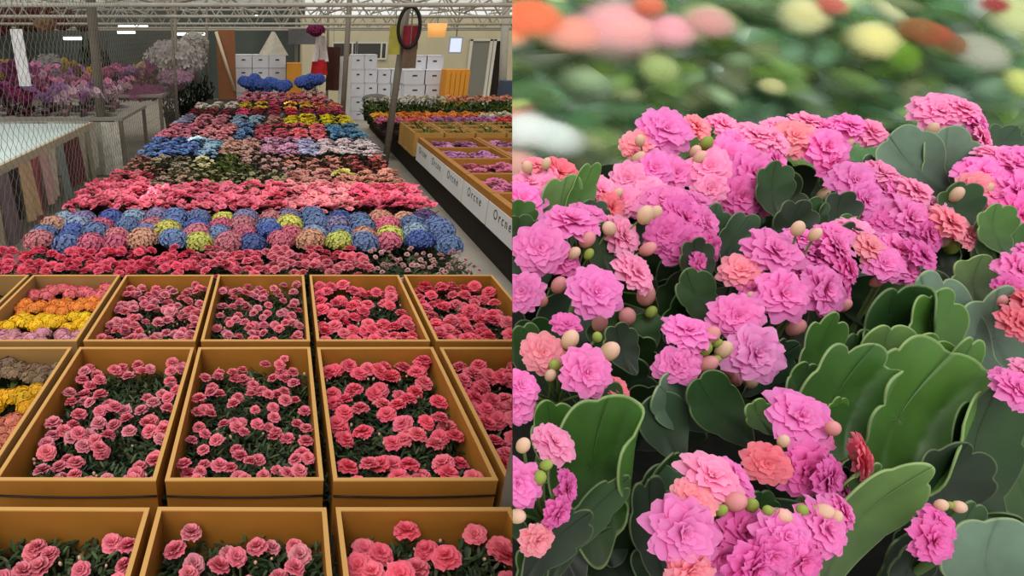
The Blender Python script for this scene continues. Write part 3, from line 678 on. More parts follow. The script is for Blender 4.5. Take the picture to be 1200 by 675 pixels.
for i, (nm, cc) in enumerate(cl):
    Y = 5.35+i*.285; n = 11; pts = []; cols = []; bl = ri(.12, .3); ph = ri(0, 6)
    mb = MB()
    for a in range(7):
        for j in range(n):
            v = j/(n-1); u = a/6
            pts.append((.035*math.sin(v*10+ph)*(.3+.7*u)-.05*u*(1 if i % 2 else -.3)+.03, (v-.5)*.29*(1+.15*u), (.86-bl)*(1-u))); cols.append((1, 1, 1, 1))
    mb.quadgrid(pts, cols, 7, n)
    tag(part('hanging_cloth', mb, mat_plain('cloth %s' % nm, cc, .9, .15, 14), None, True, loc=(-2.905, Y, bl)), '%s cloth hanging from the left table edge, %s from the near end' % (nm, ORD[i]), 'cloth', 'cloths hanging from the table')

# orchids and bouquets behind the fence on the left
def orchid_mesh(seed):
    random.seed(seed); mb = MB()
    for s in range(3):
        a = ri(0, 6.3); pts = []; L = ri(.42, .6)
        for k in range(9):
            u = k/8; pts.append(Vector((.28*u*u*math.cos(a), .28*u*u*math.sin(a), L*(1.25*u-.42*u**3))))
        mb.tube(pts, .006, lin((70, 90, 50)), 4, 1)
        for k in range(3, 9):
            for q in range(2):
                p = pts[k]+Vector((ri(-.05, .05), ri(-.05, .05), ri(-.03, .04)))
                M = Matrix.Translation(p) @ Euler((ri(.6, 1.5), 0, ri(-1, 1))).to_matrix().to_4x4() @ Matrix.Scale(.055*ri(.8, 1.1), 4)
                b = ri(.8, 1.1)
                for e in range(5):
                    mb.petal(M @ rz(e*2*PI/5), 1, .5 if e % 2 else .62, .1, (b*.8, b*.55, b*.7), (b, b*ri(.95, 1.05), b), .1, 0, 0, 3, 3)
    for k in range(6):
        M = rz(ri(0, 6.3)); c = lin((60, 76, 44))
        mb.petal(M, .2, .045, ri(.2, .9), c, c, .2, 0, .01, 4, 3, .4, 1)
    mb.tube([(0, 0, 0), (0, 0, .09)], [.05, .065], lin((150, 140, 126)), 8, 1)
    return mb.mesh('orchid', [PETAL, LEAF])
ORC = [orchid_mesh(500+i) for i in range(5)]
def shelf(label, x0, x1, y0, y1, z):
    t = thing('plant_table', label, 'table', ((x0+x1)/2, (y0+y1)/2, 0)); w, l = (x1-x0)/2, (y1-y0)/2
    mb = MB(); mb.box((-w, -l, z-.05), (w, l, z)); part('table_top', mb, mat_plain('grey board', (150, 146, 138), .8, .1, 3), t)
    for sx in (-1, 1):
        for sy in (-1, 1):
            mb = MB(); mb.box((sx*(w-.05)-.03, sy*(l-.05)-.03, 0), (sx*(w-.05)+.03, sy*(l-.05)+.03, z-.05)); part('leg', mb, STEEL, t)
shelf('grey plant table carrying the nearer orchids at left', -6.6, -2.55, 9.6, 11.4, .95)
shelf('grey plant table carrying the farther orchids before the dark wall', -8.6, -2.3, 11.7, 13.6, 1.1)
random.seed(12)
oc = [('pink', (214, 140, 176)), ('purple', (150, 74, 124)), ('white pink', (226, 196, 212)), ('magenta', (160, 52, 108)), ('lilac', (186, 140, 190)), ('yellow', (214, 184, 76))]
n = 0
for a, (Y, zb, x0, x1, cnt) in enumerate(((9.85, .95, -6.3, -2.7, 11), (10.4, .95, -6.4, -2.8, 11), (11.0, .95, -6.5, -2.8, 11), (12.0, 1.1, -7.8, -2.5, 14), (12.7, 1.1, -8.2, -2.6, 14))):
    for i in range(cnt):
        X = x0+(x1-x0)*(i+.5)/cnt+ri(-.05, .05); p, _ = pxof(Vector((X, Y, 1.4)))
        if p < -60: continue
        if 95 < p < 112 and a > 1: k = 5
        elif p < 40: k = random.choice([1, 3, 1, 4])
        else: k = random.choice([0, 0, 2, 4, 1, 2])
        o = link('potted_orchid', random.choice(ORC), None, (X, Y+ri(-.1, .1), zb), (0, 0, ri(0, 6)), ri(.95, 1.2), color=jit(lin(oc[k][1]), .1))
        tag(o, '%s orchid on the left plant tables, %s row from the front, %s from left' % (oc[k][0], ORD[a], ORD[i]), 'orchid', 'orchids on the plant tables')
for i in range(9):
    X = -5.0+i*.28; n_ = 9; pts = []; cols = []; mb = MB(); ph = ri(0, 6)
    for a in range(6):
        for j in range(n_):
            v = j/(n_-1); u = a/5; pts.append(((v-.5)*.3, .03*math.sin(v*9+ph)*(.3+u), .85*(1-u))); cols.append((1, 1, 1, 1))
    mb.quadgrid(pts, cols, 6, n_)
    tag(part('hanging_wrap', mb, mat_plain('pale wrap %d' % (i % 3), [(190, 186, 172), (164, 162, 150), (206, 202, 190)][i % 3], .7, .25, 9), None, True, loc=(X, 9.54, .04)), 'pale wrapping sheet hanging before the nearer orchid table, %s from left' % ORD[i], 'sheet', 'pale sheets below the orchids')
def puff(x, y, rx, ry, Y, col, label, name='wrapped_bouquet', n=260, zb=None):
    c = atY(x, y, Y); k = Y/FPX*1.06; mb = MB()
    g = PI*(3-math.sqrt(5))
    for i in range(n):
        z = 1-1.6*(i+.5)/n; r = math.sqrt(max(0, 1-z*z)); a = g*i
        p = Vector((r*math.cos(a)*rx*k, r*math.sin(a)*rx*k, z*ry*k))*ri(.75, 1.03)
        M = Matrix.Translation(p) @ Vector((p.x, p.y-.1, p.z+.05)).to_track_quat('Z', 'Y').to_matrix().to_4x4() @ rz(ri(0, 6)) @ Matrix.Scale(rx*k*.16, 4)
        b = ri(.75, 1.1)
        for e in range(4): mb.petal(M @ rz(e*PI/2), 1, .5, .3, (b*.8,)*3, (b,)*3, .1, 0, 0, 2, 3)
    t = thing(name, label, 'bouquet', c)
    part('blossoms', mb, PETAL, t, True, color=lin(col))
    mb = MB(); mb.tube([(0, 0, -ry*k*.4), (0, 0, -(c.z-(zb or 1.1)))], [rx*k*.7, rx*k*.25], (1, 1, 1), 12); part('wrapper', mb, PETAL, t, True, color=tuple(.55*v for v in lin(col)))
random.seed(13)
puff(205, 68, 30, 16, 13, (196, 188, 184), 'large white baby breath bouquet before the dark wall')
puff(228, 50, 14, 10, 14.5, (190, 184, 176), 'small white bouquet behind the large white one')
puff(60, 85, 20, 17, 13.2, (150, 146, 146), 'grey white wrapped bouquet behind the orchids')
puff(10, 85, 16, 12, 13, (176, 140, 70), 'yellow brown bouquet at the left edge')
puff(140, 84, 16, 6, 13.1, (146, 40, 104), 'deep magenta flower mound right of the thick post')
puff(172, 88, 18, 12, 13.3, (190, 160, 110), 'tan and cream bouquet below the large white one')
puff(205, 90, 18, 8, 12.6, (190, 150, 176), 'mauve bouquet beneath the large white one')
puff(45, 20, 34, 9, 14.5, (110, 54, 56), 'dark red dried flower garland hanging high at left', zb=2.2)
puff(165, 109, 26, 7, 12.2, (170, 90, 140), 'mauve orchid mound at the end of the plant table')
for i, (x, y, Y) in enumerate(((215, 100, 14.5), (228, 95, 15), (240, 100, 15), (198, 112, 14), (100, 60, 14.8), (120, 66, 15.2))):
    p = atY(x, y, Y)
    o = link('foliage_plant', CL_LEAFY[i % 3], None, (p.x, Y, 0), (0, 0, i), (1.7, 1.7, p.z/.2+.8), color=lin((70, 90, 60)))
    tag(o, 'tall dark green plant before the back wall, %s' % ['left of the pole by the cardboard', 'right of the mauve bouquet', 'next to the brown cardboard', 'lowest of the group', 'behind the thick post, left', 'behind the thick post, right'][i], 'plant')

# ================================================================== CLOSE-UP KALANCHOE BED (right)
DZ = 1.58
t = thing('display_table', 'dark display table under the kalanchoe bed', 'table', (0, 0, 0))
def flank(Y, Z):   # x of the flank at a given Y, Z
    q = Vector((0, Y, Z))-CAM; d = q.dot(F); return 270/FPX*d
mb = MB(); pts = []
o_ = len(mb.v)
for z in (DZ-.03, DZ):
    for (Y, right) in ((.25, False), (2.32, False), (2.32, True), (.25, True)):
        mb.v.append((2.8 if right else flank(Y, z)+.0005, Y, z)); mb.c.append((1, 1, 1, 1))
for q in ((3, 2, 1, 0), (4, 5, 6, 7), (0, 1, 5, 4), (1, 2, 6, 5), (2, 3, 7, 6), (3, 0, 4, 7)): mb.f.append(q); mb.m.append(0)
part('table_top', mb, SOIL, t)
for (x, y, zb) in ((.665, .32, BT), (.645, 1.268, BT), (2.7, .35, 0), (2.7, 2.2, 0)):
    mb = MB(); mb.box((x-.015, y-.015, zb), (x+.015, y+.015, DZ-.03)); part('leg', mb, STEEL, t)
# green back screen
mb = MB()
for yy in (2.27, 2.3):
    for (z, right) in ((DZ, False), (2.75, False), (2.75, True), (DZ, True)):
        mb.v.append((2.8 if right else flank(yy, z)+.001, yy, z)); mb.c.append((1, 1, 1, 1))
for q in ((0, 1, 2, 3), (7, 6, 5, 4), (0, 4, 5, 1), (1, 5, 6, 2), (2, 6, 7, 3), (3, 7, 4, 0)): mb.f.append(q); mb.m.append(0)
m = mat_plain('mottled green screen', (128, 156, 126), .9, .5, 4.5)
n_ = [x for x in m.node_tree.nodes if x.type == 'TEX_NOISE'][0]; n_.inputs['Detail'].default_value = 1.0
r_ = [x for x in m.node_tree.nodes if x.type == 'VALTORGB'][0]
r_.color_ramp.interpolation = 'EASE'
r_.color_ramp.elements[0].color = (*lin((96, 130, 94)), 1); r_.color_ramp.elements[1].color = (*lin((186, 204, 184)), 1)
e_ = r_.color_ramp.elements.new(.45); e_.color = (*lin((138, 166, 108)), 1); e_ = r_.color_ramp.elements.new(.55); e_.color = (*lin((152, 176, 154)), 1)
struct('wall_green', mb, m)

# --- kalanchoe flower meshes (double, layered petals)
def kflower(seed):
    random.seed(seed); mb = MB()
    for k, (n, tilt, L, W, z) in enumerate(((10, .06, 1.0, .34, 0), (9, .22, .9, .32, .06), (8, .42, .74, .28, .11), (7, .70, .56, .22, .15), (5, 1.0, .4, .16, .18), (4, 1.3, .26, .11, .2))):
        ph = ri(0, 6)
        for i in range(n):
            M = Matrix.Translation((0, 0, z)) @ rz(ph+2*PI*i/n+ri(-.2, .2)) @ Matrix.Rotation(ri(-.25, .25), 4, 'Y')
            b = ri(.93, 1.06); h = ri(-.04, .04)
            c0 = (.96*b, (.76+h)*b, (.90+h)*b) if k < 4 else (1.0*b, .86*b, .88*b); c1 = (1.05*b, (1.16+h)*b, (1.07)*b)
            mb.petal(M, L*ri(.86, 1.06), W*ri(.9, 1.1), tilt+ri(-.14, .16), c0, c1, .2, .075, .03, 7, 5, .3)
    mb.ball((0, 0, .2), .07, .07, .07, (.85, .75, .45), 6, 4)
    mb.tube([(0, 0, -.28), (0, 0, .02)], [.09, .2], (.5, .62, .35), 8)
    return mb.mesh('kalanchoe flower', PETALK)
KF = [kflower(600+i) for i in range(6)]
def kbud(seed):
    random.seed(seed); mb = MB()
    mb.ball((0, 0, .0), .70, .70, 1.0, (.66, .70, .40), 14, 10, 0, (1.02, .98, .98))
    for i in range(4): mb.petal(Matrix.Translation((0, 0, -.75)) @ rz(i*PI/2), .75, .36, .9, (.35, .45, .2), (.6, .68, .36), .3, 0, .1, 4, 3)
    return mb.mesh('kalanchoe bud', PETALK)
KB = [kbud(620+i) for i in range(2)]

def trim(o, Mw):
    """cut away what would hang over the flank of the bed, in the object's own mesh"""
    inv = Mw.inverted()
    ds = [(Mw @ Vector(c)-CAM).dot(SPL) for c in o.bound_box]
    if min(ds) > .0004: return
    if max(ds) < 0: return 'gone'
    me = o.data.copy(); bm = bmesh.new(); bm.from_mesh(me)
    co = inv @ (CAM+SPL*.0006); no = (Mw.to_3x3().transposed() @ SPL).normalized()
    bmesh.ops.bisect_plane(bm, geom=bm.verts[:]+bm.edges[:]+bm.faces[:], dist=1e-7, plane_co=co, plane_no=no, clear_inner=True)
    bm.to_mesh(me); bm.free(); o.data = me

MAG = lin((247, 142, 212)); MAG2 = lin((241, 122, 198)); PALE = lin((248, 162, 222)); SAL = lin((250, 160, 180)); COR = lin((244, 134, 154)); PNK = lin((252, 164, 210)); BUDP = lin((244, 176, 182)); BUDW = lin((248, 216, 196)); BUDG = lin((176, 196, 104))
TONE = {'m': MAG, 'd': MAG2, 'l': PALE, 's': SAL, 'c': COR, 'p': PNK}
def frame_to(n, up=U):
    n = n.normalized(); x = up.cross(n).normalized(); y = n.cross(x)
    M = Matrix((x, y, n)).transposed().to_4x4(); return M
def depth(y):
    pts = [(700, .47), (620, .52), (540, .58), (440, .70), (340, .83), (260, .97), (200, 1.1), (150, 1.22), (100, 1.3)]
    for (a, da), (b_, db) in zip(pts, pts[1:]):
        if y >= b_: k = min(1, max(0, (a-y)/(a-b_))); return da+(db-da)*k
    return 1.3

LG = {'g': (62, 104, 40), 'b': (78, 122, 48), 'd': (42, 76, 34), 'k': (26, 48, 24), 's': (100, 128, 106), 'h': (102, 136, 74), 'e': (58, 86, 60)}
def leaf(parent, bx, by, tx, ty, W, tone='g', d=None, dd=.0, cup=.25, roll=0, fold=0, n=3, bend=.12, tilt=0, name='leaf', sc=.2):
    """scalloped succulent leaf from its base to its tip; d depth of the tip, dd how much nearer the base is"""
    d = d if d is not None else depth((by+ty)/2)
    B = P(bx, by, d+dd); T = P(tx, ty, d); ax = T-B; L = ax.length; ax.normalize()
    nrm = -F - ax*(-F).dot(ax); nrm.normalize(); nrm = Matrix.Rotation(tilt, 3, ax) @ nrm
    side = ax.cross(nrm); w = W*d/FPX/2; mb = MB(); NR, NS = 12, 84; pts = []; cols = []
    c = lin(LG[tone]); K = 2*n+2; ph = ri(0, PI)
    rim = lin((170, 190, 130))
    for i in range(NR+1):
        s_ = (i/NR)**.8
        if i == NR-1: s_ = .965
        for j in range(NS+1):
            phi = 2*PI*(j % NS)/NS; ca, sa = math.cos(phi), math.sin(phi)
            wt = min(1, max(0, (ca+.75)/.5))
            r = 1-sc*wt*(1-abs(math.sin(K*phi/2+ph))**.55) + .05*wt
            a = ca*r; b = sa*(.80+.34*ca-.10*ca*ca)*r
            a = .12+(a-.12)*s_; b *= s_
            u = (a+1)/2; v = b
            q = B+ax*(L*u)+side*(v*w)
            z = cup*w*v*v - bend*L*math.sin(PI*u) + roll*v*w + .05*w*math.sin(5*phi+ph)*s_*s_
            kf = 0
            if fold and v*fold > 0 and abs(v) > .42 and u > .12:
                kf = min(1, (abs(v)-.42)/.5); sg = 1 if v > 0 else -1
                q = B+ax*(L*u)+side*(sg*w*(.42+.13*math.sin(PI*min(1, kf*1.2))-.40*kf*kf)); z += w*(.30*math.sqrt(kf)+.10*kf)
            pts.append(tuple(q+nrm*z))
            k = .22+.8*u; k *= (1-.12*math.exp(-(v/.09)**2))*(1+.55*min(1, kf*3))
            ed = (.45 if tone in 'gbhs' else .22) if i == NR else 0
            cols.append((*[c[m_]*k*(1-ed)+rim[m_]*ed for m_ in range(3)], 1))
    mb.quadgrid(pts, cols, NR+1, NS+1)
    o = part(name, mb, KLEAF, parent, True)
    o.matrix_parent_inverse = parent.matrix_basis.inverted()
    sm = o.modifiers.new('thickness', 'SOLIDIFY'); sm.thickness = .0022; sm.offset = 0
    if trim(o, Matrix.Identity(4)) == 'gone': bpy.data.objects.remove(o); return None
    return o

def kplant(label, base, leaves, clusters, filler=8, fill_box=None, seed=1, fillt='kdde'):
    random.seed(seed)
    bp = P(*base); bp.z = DZ
    t = thing('kalanchoe_plant', label, 'flower', bp, 0, None)
    t.matrix_basis = Matrix.Translation(bp); inv = Matrix.Translation(-bp)
    def child(name, me, M, color=None, par=None, smooth=True):
        o = link(name, me, par or t, M=inv @ M if par is None else M, color=color); return o
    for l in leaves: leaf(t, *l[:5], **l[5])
    if fill_box:
        x0, y0, x1, y1 = fill_box
        for k in range(filler):
            tx, ty = ri(x0, x1), ri(y0, y1); dl = ri(-70, 70); dep = depth(ty)+ri(.08, .16)
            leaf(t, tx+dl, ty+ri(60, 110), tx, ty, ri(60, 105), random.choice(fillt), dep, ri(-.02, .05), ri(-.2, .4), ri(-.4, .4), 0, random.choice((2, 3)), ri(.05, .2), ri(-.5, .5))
    for cl in clusters:
        fl, bd = cl['f'], cl.get('b', ())
        dd = cl.get('d', 0)
        mx = sum(f_[0] for f_ in fl)/len(fl); my = sum(f_[1] for f_ in fl)/len(fl); dm = depth(my)+dd
        hub = P(max(mx, 606), my+35, dm+.05)
        mb = MB(); b0 = Vector((bp.x*.35+hub.x*.65, bp.y*.3+hub.y*.7+.03, DZ)) - bp; h0 = hub-bp
        if (b0+bp-CAM).dot(SPL) < .01: b0 += SPL*(.012-(b0+bp-CAM).dot(SPL))
        stemc = lin((96, 122, 62))
        mb.tube([b0, b0.lerp(h0, .5)+Vector((0, .01, 0)), h0], .0042, stemc, 7)
        ends = []
        for f_ in fl:
            x, y, r = f_[:3]; tone = f_[3]; tx, ty = (f_[4], f_[5]) if len(f_) > 4 else (ri(-.25, .25), ri(0, .35))
            dz = f_[6] if len(f_) > 6 else ri(-.012, .012)
            d = depth(my)*.55+depth(y)*.45+dd+dz
            nrm = (-F+R*tx+U*ty).normalized(); p = P(x, y, d)
            ends.append(p-nrm*r*d/FPX*.25)
        for x, y, r, cl_ in bd: ends.append(P(max(x, 603), y, depth(my)+dd-.004))
        for e in ends:
            mid = hub.lerp(e, .5)+(e-hub).length*.12*F
            if (e-CAM).dot(SPL) < .003: continue
            mb.tube([h0, mid-bp, e-bp], .0016, stemc, 5)
        st = part('flower_cluster', mb, LEAF, t, True)
        trim(st, Matrix.Translation(bp))
        for f_, e in zip(fl, ends):
            x, y, r = f_[:3]; tone = f_[3]; tx, ty = (f_[4], f_[5]) if len(f_) > 4 else (ri(-.25, .25), ri(0, .35))
            d = (e-CAM).dot(F); nrm = (-F+R*tx+U*ty).normalized(); s = r*d/FPX
            M = inv @ Matrix.Translation(e+nrm*s*.25) @ frame_to(nrm) @ rz(ri(0, 6)) @ Matrix.Diagonal((s, s, s*.8, 1))
            o = link('flower', random.choice(KF), st, M=M, color=tuple(v*(1.12 if my < 240 else 1.0) for v in jit(TONE[tone], .05)))  # back clusters painted lighter to stand for haze
            if trim(o, Matrix.Translation(bp) @ M) == 'gone': bpy.data.objects.remove(o)
        for x, y, r, ck in bd:
            d = depth(my)+dd-.006; p = P(x, y, d); s = r*d/FPX*1.08
            nrm = (-F*.5+R*ri(-.5, .5)+U*ri(.3, 1)).normalized()
            M = inv @ Matrix.Translation(p) @ frame_to(nrm, R) @ Matrix.Diagonal((s, s, s, 1))
            o = link('bud', KB[0], st, M=M, color={'p': BUDP, 'w': BUDW, 'g': BUDG}[ck])
            if trim(o, Matrix.Translation(bp) @ M) == 'gone': bpy.data.objects.remove(o)
    return t
D = dict
kplant('kalanchoe with pink flowers cut by the close-up bed edge, lowest left', (660, 700, .62),
  [(700, 668, 712, 464, 140, D(tone='g', d=.60, dd=.03, fold=.8, n=2, cup=.3, sc=.12)), (690, 600, 640, 470, 70, D(tone='g', d=.64, n=2)), (640, 690, 735, 560, 50, D(tone='d', d=.6)), (610, 690, 690, 600, 60, D(tone='k', d=.56))],
  [D(f=[(648, 520, 28, 'p', .3, .9), (606, 566, 32, 'm', -.2, .1), (662, 572, 25, 'd', .8, .1), (652, 600, 24, 'd', .5, -.3), (628, 632, 24, 's', .2, -.2)], b=[(613, 522, 10, 'w'), (632, 560, 10, 'g'), (606, 605, 11, 'w'), (640, 545, 8, 'g')])],
  9, (612, 470, 740, 640), 21)
kplant('kalanchoe with two tall pink flowers and buds at the left of the close-up bed', (660, 520, .85),
  [(640, 470, 612, 380, 55, D(tone='d')), (720, 520, 700, 440, 60, D(tone='d')), (745, 440, 720, 380, 50, D(tone='k')), (615, 300, 608, 252, 50, D(tone='d')), (655, 320, 665, 205, 66, D(tone='h', d=1.03, n=2)), (668, 290, 697, 190, 36, D(tone='b', d=1.02, n=2))],
  [D(f=[(632, 292, 33, 'm', -.3, .1), (612, 342, 26, 'm', -.6, 0), (668, 262, 36, 'm', -.1, 1.1), (690, 255, 26, 'm', .3, .9), (697, 343, 35, 'm', 0, .25, -.03), (742, 320, 30, 'p', .5, .5), (728, 278, 28, 'p', .4, .3), (660, 305, 24, 'd', .2, .4)],
     b=[(688, 281, 11, 'p'), (672, 297, 9, 'w'), (703, 378, 11, 'p'), (735, 371, 12, 'p'), (757, 346, 13, 'p'), (763, 366, 8, 'g'), (655, 334, 11, 'p'), (690, 298, 7, 'g'), (714, 268, 10, 'w'), (756, 252, 11, 'w'), (759, 292, 10, 'p'), (635, 352, 9, 'p')]),
   D(f=[(636, 414, 27, 's', -.2, .2), (686, 436, 34, 'm', .1, .1, -.03), (664, 380, 18, 'd', -.3, .9), (722, 456, 18, 'c', .3, .6), (610, 452, 22, 'm', 0, .5), (604, 478, 22, 'm', -.5, .3)],
     b=[(668, 398, 12, 'w'), (714, 412, 13, 'w'), (650, 428, 9, 'g'), (617, 468, 14, 'p'), (628, 480, 7, 'g'), (700, 395, 7, 'g'), (645, 440, 8, 'w')], d=-.04)],
  10, (606, 260, 770, 440), 22)
kplant('kalanchoe with the large magenta dome in the centre of the close-up bed', (890, 540, .85),
  [(850, 505, 770, 452, 78, D(tone='s', d=.72, dd=.02, n=2, cup=.1, sc=.12)), (800, 545, 768, 462, 70, D(tone='e', d=.73, n=2, sc=.12)), (885, 525, 815, 442, 74, D(tone='d', d=.71, n=2, cup=.3)), (905, 510, 882, 470, 40, D(tone='b', d=.66, n=2)), (962, 485, 978, 368, 60, D(tone='g', d=.76, n=3, cup=.2, sc=.24)),
   (850, 385, 802, 318, 56, D(tone='d', d=.85, n=2)), (850, 330, 838, 240, 48, D(tone='e', d=.94, n=2)), (850, 320, 880, 250, 50, D(tone='e', d=.93, n=2)), (830, 440, 800, 395, 50, D(tone='k'))],
  [D(f=[(905, 297, 36, 'm', 0, .6), (868, 318, 24, 's', -.5, .5), (940, 282, 24, 'm', 0, 1.0), (978, 292, 28, 'm', .5, .5), (955, 302, 24, 'm', .3, .9), (915, 346, 33, 'm', -.1, .15, -.01), (962, 340, 34, 'm', .25, .1, -.01), (862, 372, 30, 'm', -.3, .15), (882, 414, 37, 'l', 0, .05, -.04), (885, 335, 24, 'd', 0, .4, .02), (990, 315, 24, 'd', .6, .2), (935, 320, 24, 'd', 0, .4, .02), (985, 345, 20, 'd', .6, 0, .02)],
     b=[(933, 384, 11, 'p'), (862, 445, 9, 'p'), (880, 448, 9, 'w'), (853, 435, 9, 'p'), (935, 268, 9, 'w'), (955, 275, 8, 'w'), (988, 358, 9, 'p'), (880, 348, 7, 'w')]),
   D(f=[(806, 390, 30, 'm', -.2, 1.1), (792, 428, 25, 'm', -.5, .1), (806, 424, 24, 'm', .4, 0)], b=[(833, 393, 11, 'p'), (825, 409, 10, 'g'), (829, 427, 12, 'p'), (848, 410, 11, 'w'), (838, 422, 7, 'g'), (840, 402, 6, 'g')], d=.0)],
  12, (770, 300, 960, 470), 23)
kplant('kalanchoe with magenta and coral flowers nearest at the bottom centre', (880, 720, .62),
  [(860, 700, 850, 590, 60, D(tone='k', d=.6)), (900, 640, 890, 575, 50, D(tone='d', d=.6)), (800, 720, 760, 560, 70, D(tone='k', d=.62)), (1000, 690, 905, 600, 40, D(tone='b', d=.58))],
  [D(f=[(935, 490, 38, 'm', -.1, .5), (948, 508, 34, 'm', .2, .2), (942, 550, 36, 'd', .1, -.05), (968, 560, 30, 'd', .5, 0), (898, 543, 26, 'c', -.5, .1), (1004, 536, 30, 'c', 1.6, .2), (985, 572, 22, 'd', .7, .3)], b=[(976, 502, 10, 'p'), (918, 517, 8, 'w')]),
   D(f=[(832, 560, 36, 'p', 0, 1.0), (858, 562, 30, 'm', .6, .7), (812, 585, 26, 's', -.3, .6), (797, 622, 44, 'm', -.1, .1, -.01), (868, 622, 40, 'd', .1, .1), (842, 650, 34, 'm', 0, -.1), (880, 662, 38, 'd', .2, -.3), (806, 668, 30, 's', -.1, -.3)], b=[(861, 588, 14, 'p'), (881, 592, 9, 'g'), (845, 598, 8, 'g')]),
   D(f=[(918, 628, 34, 'm', -.2, .2), (962, 618, 36, 'm', .3, .3), (985, 600, 24, 'm', .7, .4), (935, 655, 34, 'd', .1, -.3), (905, 650, 26, 'd', -.3, -.2)], b=[(962, 600, 12, 'w'), (918, 606, 12, 'w'), (940, 598, 8, 'g'), (978, 606, 9, 'w'), (900, 598, 7, 'g')], d=-.01)],
  12, (760, 520, 1010, 640), 24)
kplant('kalanchoe with large scalloped green leaves at the right of the close-up bed', (1080, 640, .75),
  [(962, 560, 1020, 405, 128, D(tone='g', d=.645, dd=.0, fold=.9, n=3, cup=.35, sc=.22)), (940, 500, 948, 424, 46, D(tone='g', d=.68, n=2)), (1090, 500, 1046, 336, 118, D(tone='d', d=.78, dd=.02, cup=.4, fold=.5, n=2)), (1115, 480, 1098, 340, 86, D(tone='b', d=.765, n=3, cup=.3)),
   (1060, 500, 1040, 380, 88, D(tone='h', d=.735, n=2, cup=.2)), (1095, 500, 1090, 392, 80, D(tone='b', d=.72, n=2, cup=.2)), (1034, 606, 1116, 410, 176, D(tone='b', d=.70, dd=-.04, fold=.8, n=3, cup=.3, sc=.12)), (1120, 560, 1142, 396, 60, D(tone='b', d=.70, n=3)),
   (1190, 470, 1075, 325, 108, D(tone='s', d=.83, dd=-.03, n=3, cup=.1, sc=.22)), (1210, 470, 1165, 340, 120, D(tone='s', d=.82, n=3, cup=.1, sc=.22)), (1150, 370, 1148, 300, 84, D(tone='h', d=.9, n=3)),
   (960, 700, 1086, 548, 84, D(tone='h', d=.535, dd=.02, n=2, cup=.2, sc=.12)), (985, 620, 1030, 555, 50, D(tone='b', d=.57)), (985, 650, 1030, 545, 44, D(tone='b', d=.57, n=2)), (985, 520, 985, 465, 30, D(tone='b', d=.66)),
   (1170, 660, 1165, 455, 110, D(tone='d', d=.66, n=3, cup=.3)), (1230, 640, 1195, 480, 100, D(tone='g', d=.68, n=3)), (1110, 640, 1130, 520, 110, D(tone='k', d=.66)), (1045, 470, 1000, 390, 60, D(tone='d', d=.79))],
  [D(f=[(1176, 442, 14, 'm', -.6, .8), (1188, 456, 26, 'm', 0, .4), (1205, 440, 25, 'p', .2, .6)], b=[(1196, 470, 8, 'p')], d=-.04)],
  8, (1000, 380, 1200, 560), 25)
kplant('small kalanchoe with one magenta flower at the bottom right', (1100, 730, .62),
  [(1135, 690, 1140, 588, 56, D(tone='d', d=.555)), (1180, 740, 1165, 608, 140, D(tone='s', d=.51, dd=-.01, n=3, cup=.15, sc=.12)), (1060, 720, 1080, 640, 60, D(tone='k', d=.58))],
  [D(f=[(1090, 632, 29, 'd', 0, .1), (1098, 612, 22, 'd', .1, .6)], b=[(1103, 592, 8, 'w'), (1124, 594, 9, 'w'), (1113, 592, 5, 'g')])], 5, (1060, 600, 1190, 650), 26)
kplant('kalanchoe with red and pink flowers at the right edge of the bed', (1190, 470, 1.0),
  [(1175, 320, 1160, 248, 50, D(tone='b', d=.97)), (1210, 330, 1188, 262, 60, D(tone='g', d=.97))],
  [D(f=[(1190, 378, 24, 'c', .1, .2), (1205, 355, 22, 'c', .2, .6), (1192, 318, 26, 'm', -.2, .3), (1180, 335, 16, 'd', -.3, 0), (1210, 300, 22, 'm', 0, .6)], b=[(1170, 352, 10, 'p'), (1184, 350, 8, 'w'), (1178, 362, 6, 'g')])], 4, (1160, 300, 1200, 400), 27)
# middle-distance plants
kplant('kalanchoe with a dense magenta head behind the two tall pink flowers', (800, 420, 1.05),
  [(720, 330, 700, 262, 50, D(tone='d')), (830, 340, 812, 280, 50, D(tone='k'))],
  [D(f=[(800, 258, 34, 'd', .1, .4), (778, 236, 26, 'm', -.4, .6), (822, 262, 28, 'm', .4, .2), (800, 288, 28, 'd', 0, 0), (830, 290, 22, 'd', .5, -.1), (780, 275, 24, 'd', -.5, 0), (815, 240, 24, 'm', .2, .8), (818, 308, 18, 'd', .2, -.2)], b=[(808, 312, 8, 'p'), (790, 306, 8, 'w'), (768, 250, 9, 'w')], d=-.02)], 6, (730, 230, 830, 320), 28)
kplant('kalanchoe with a magenta ball and pale buds at the back left', (780, 330, 1.25),
  [(700, 280, 690, 235, 50, D(tone='e'))],
  [D(f=[(778, 155, 33, 'm', 0, .3), (746, 170, 20, 's', -.4, .3), (815, 150, 20, 's', .3, .5), (846, 148, 22, 'p', .2, .6), (765, 200, 26, 'm', -.2, .1), (735, 210, 22, 'p', -.3, .1), (790, 205, 24, 'm', 0, 0), (758, 232, 30, 'p', -.2, .2), (728, 236, 24, 'p', -.3, .3)], b=[(748, 185, 8, 'w'), (828, 168, 9, 'g'), (815, 178, 8, 'w'), (750, 165, 7, 'w'), (795, 222, 8, 'g')])], 5, (720, 170, 830, 250), 29)
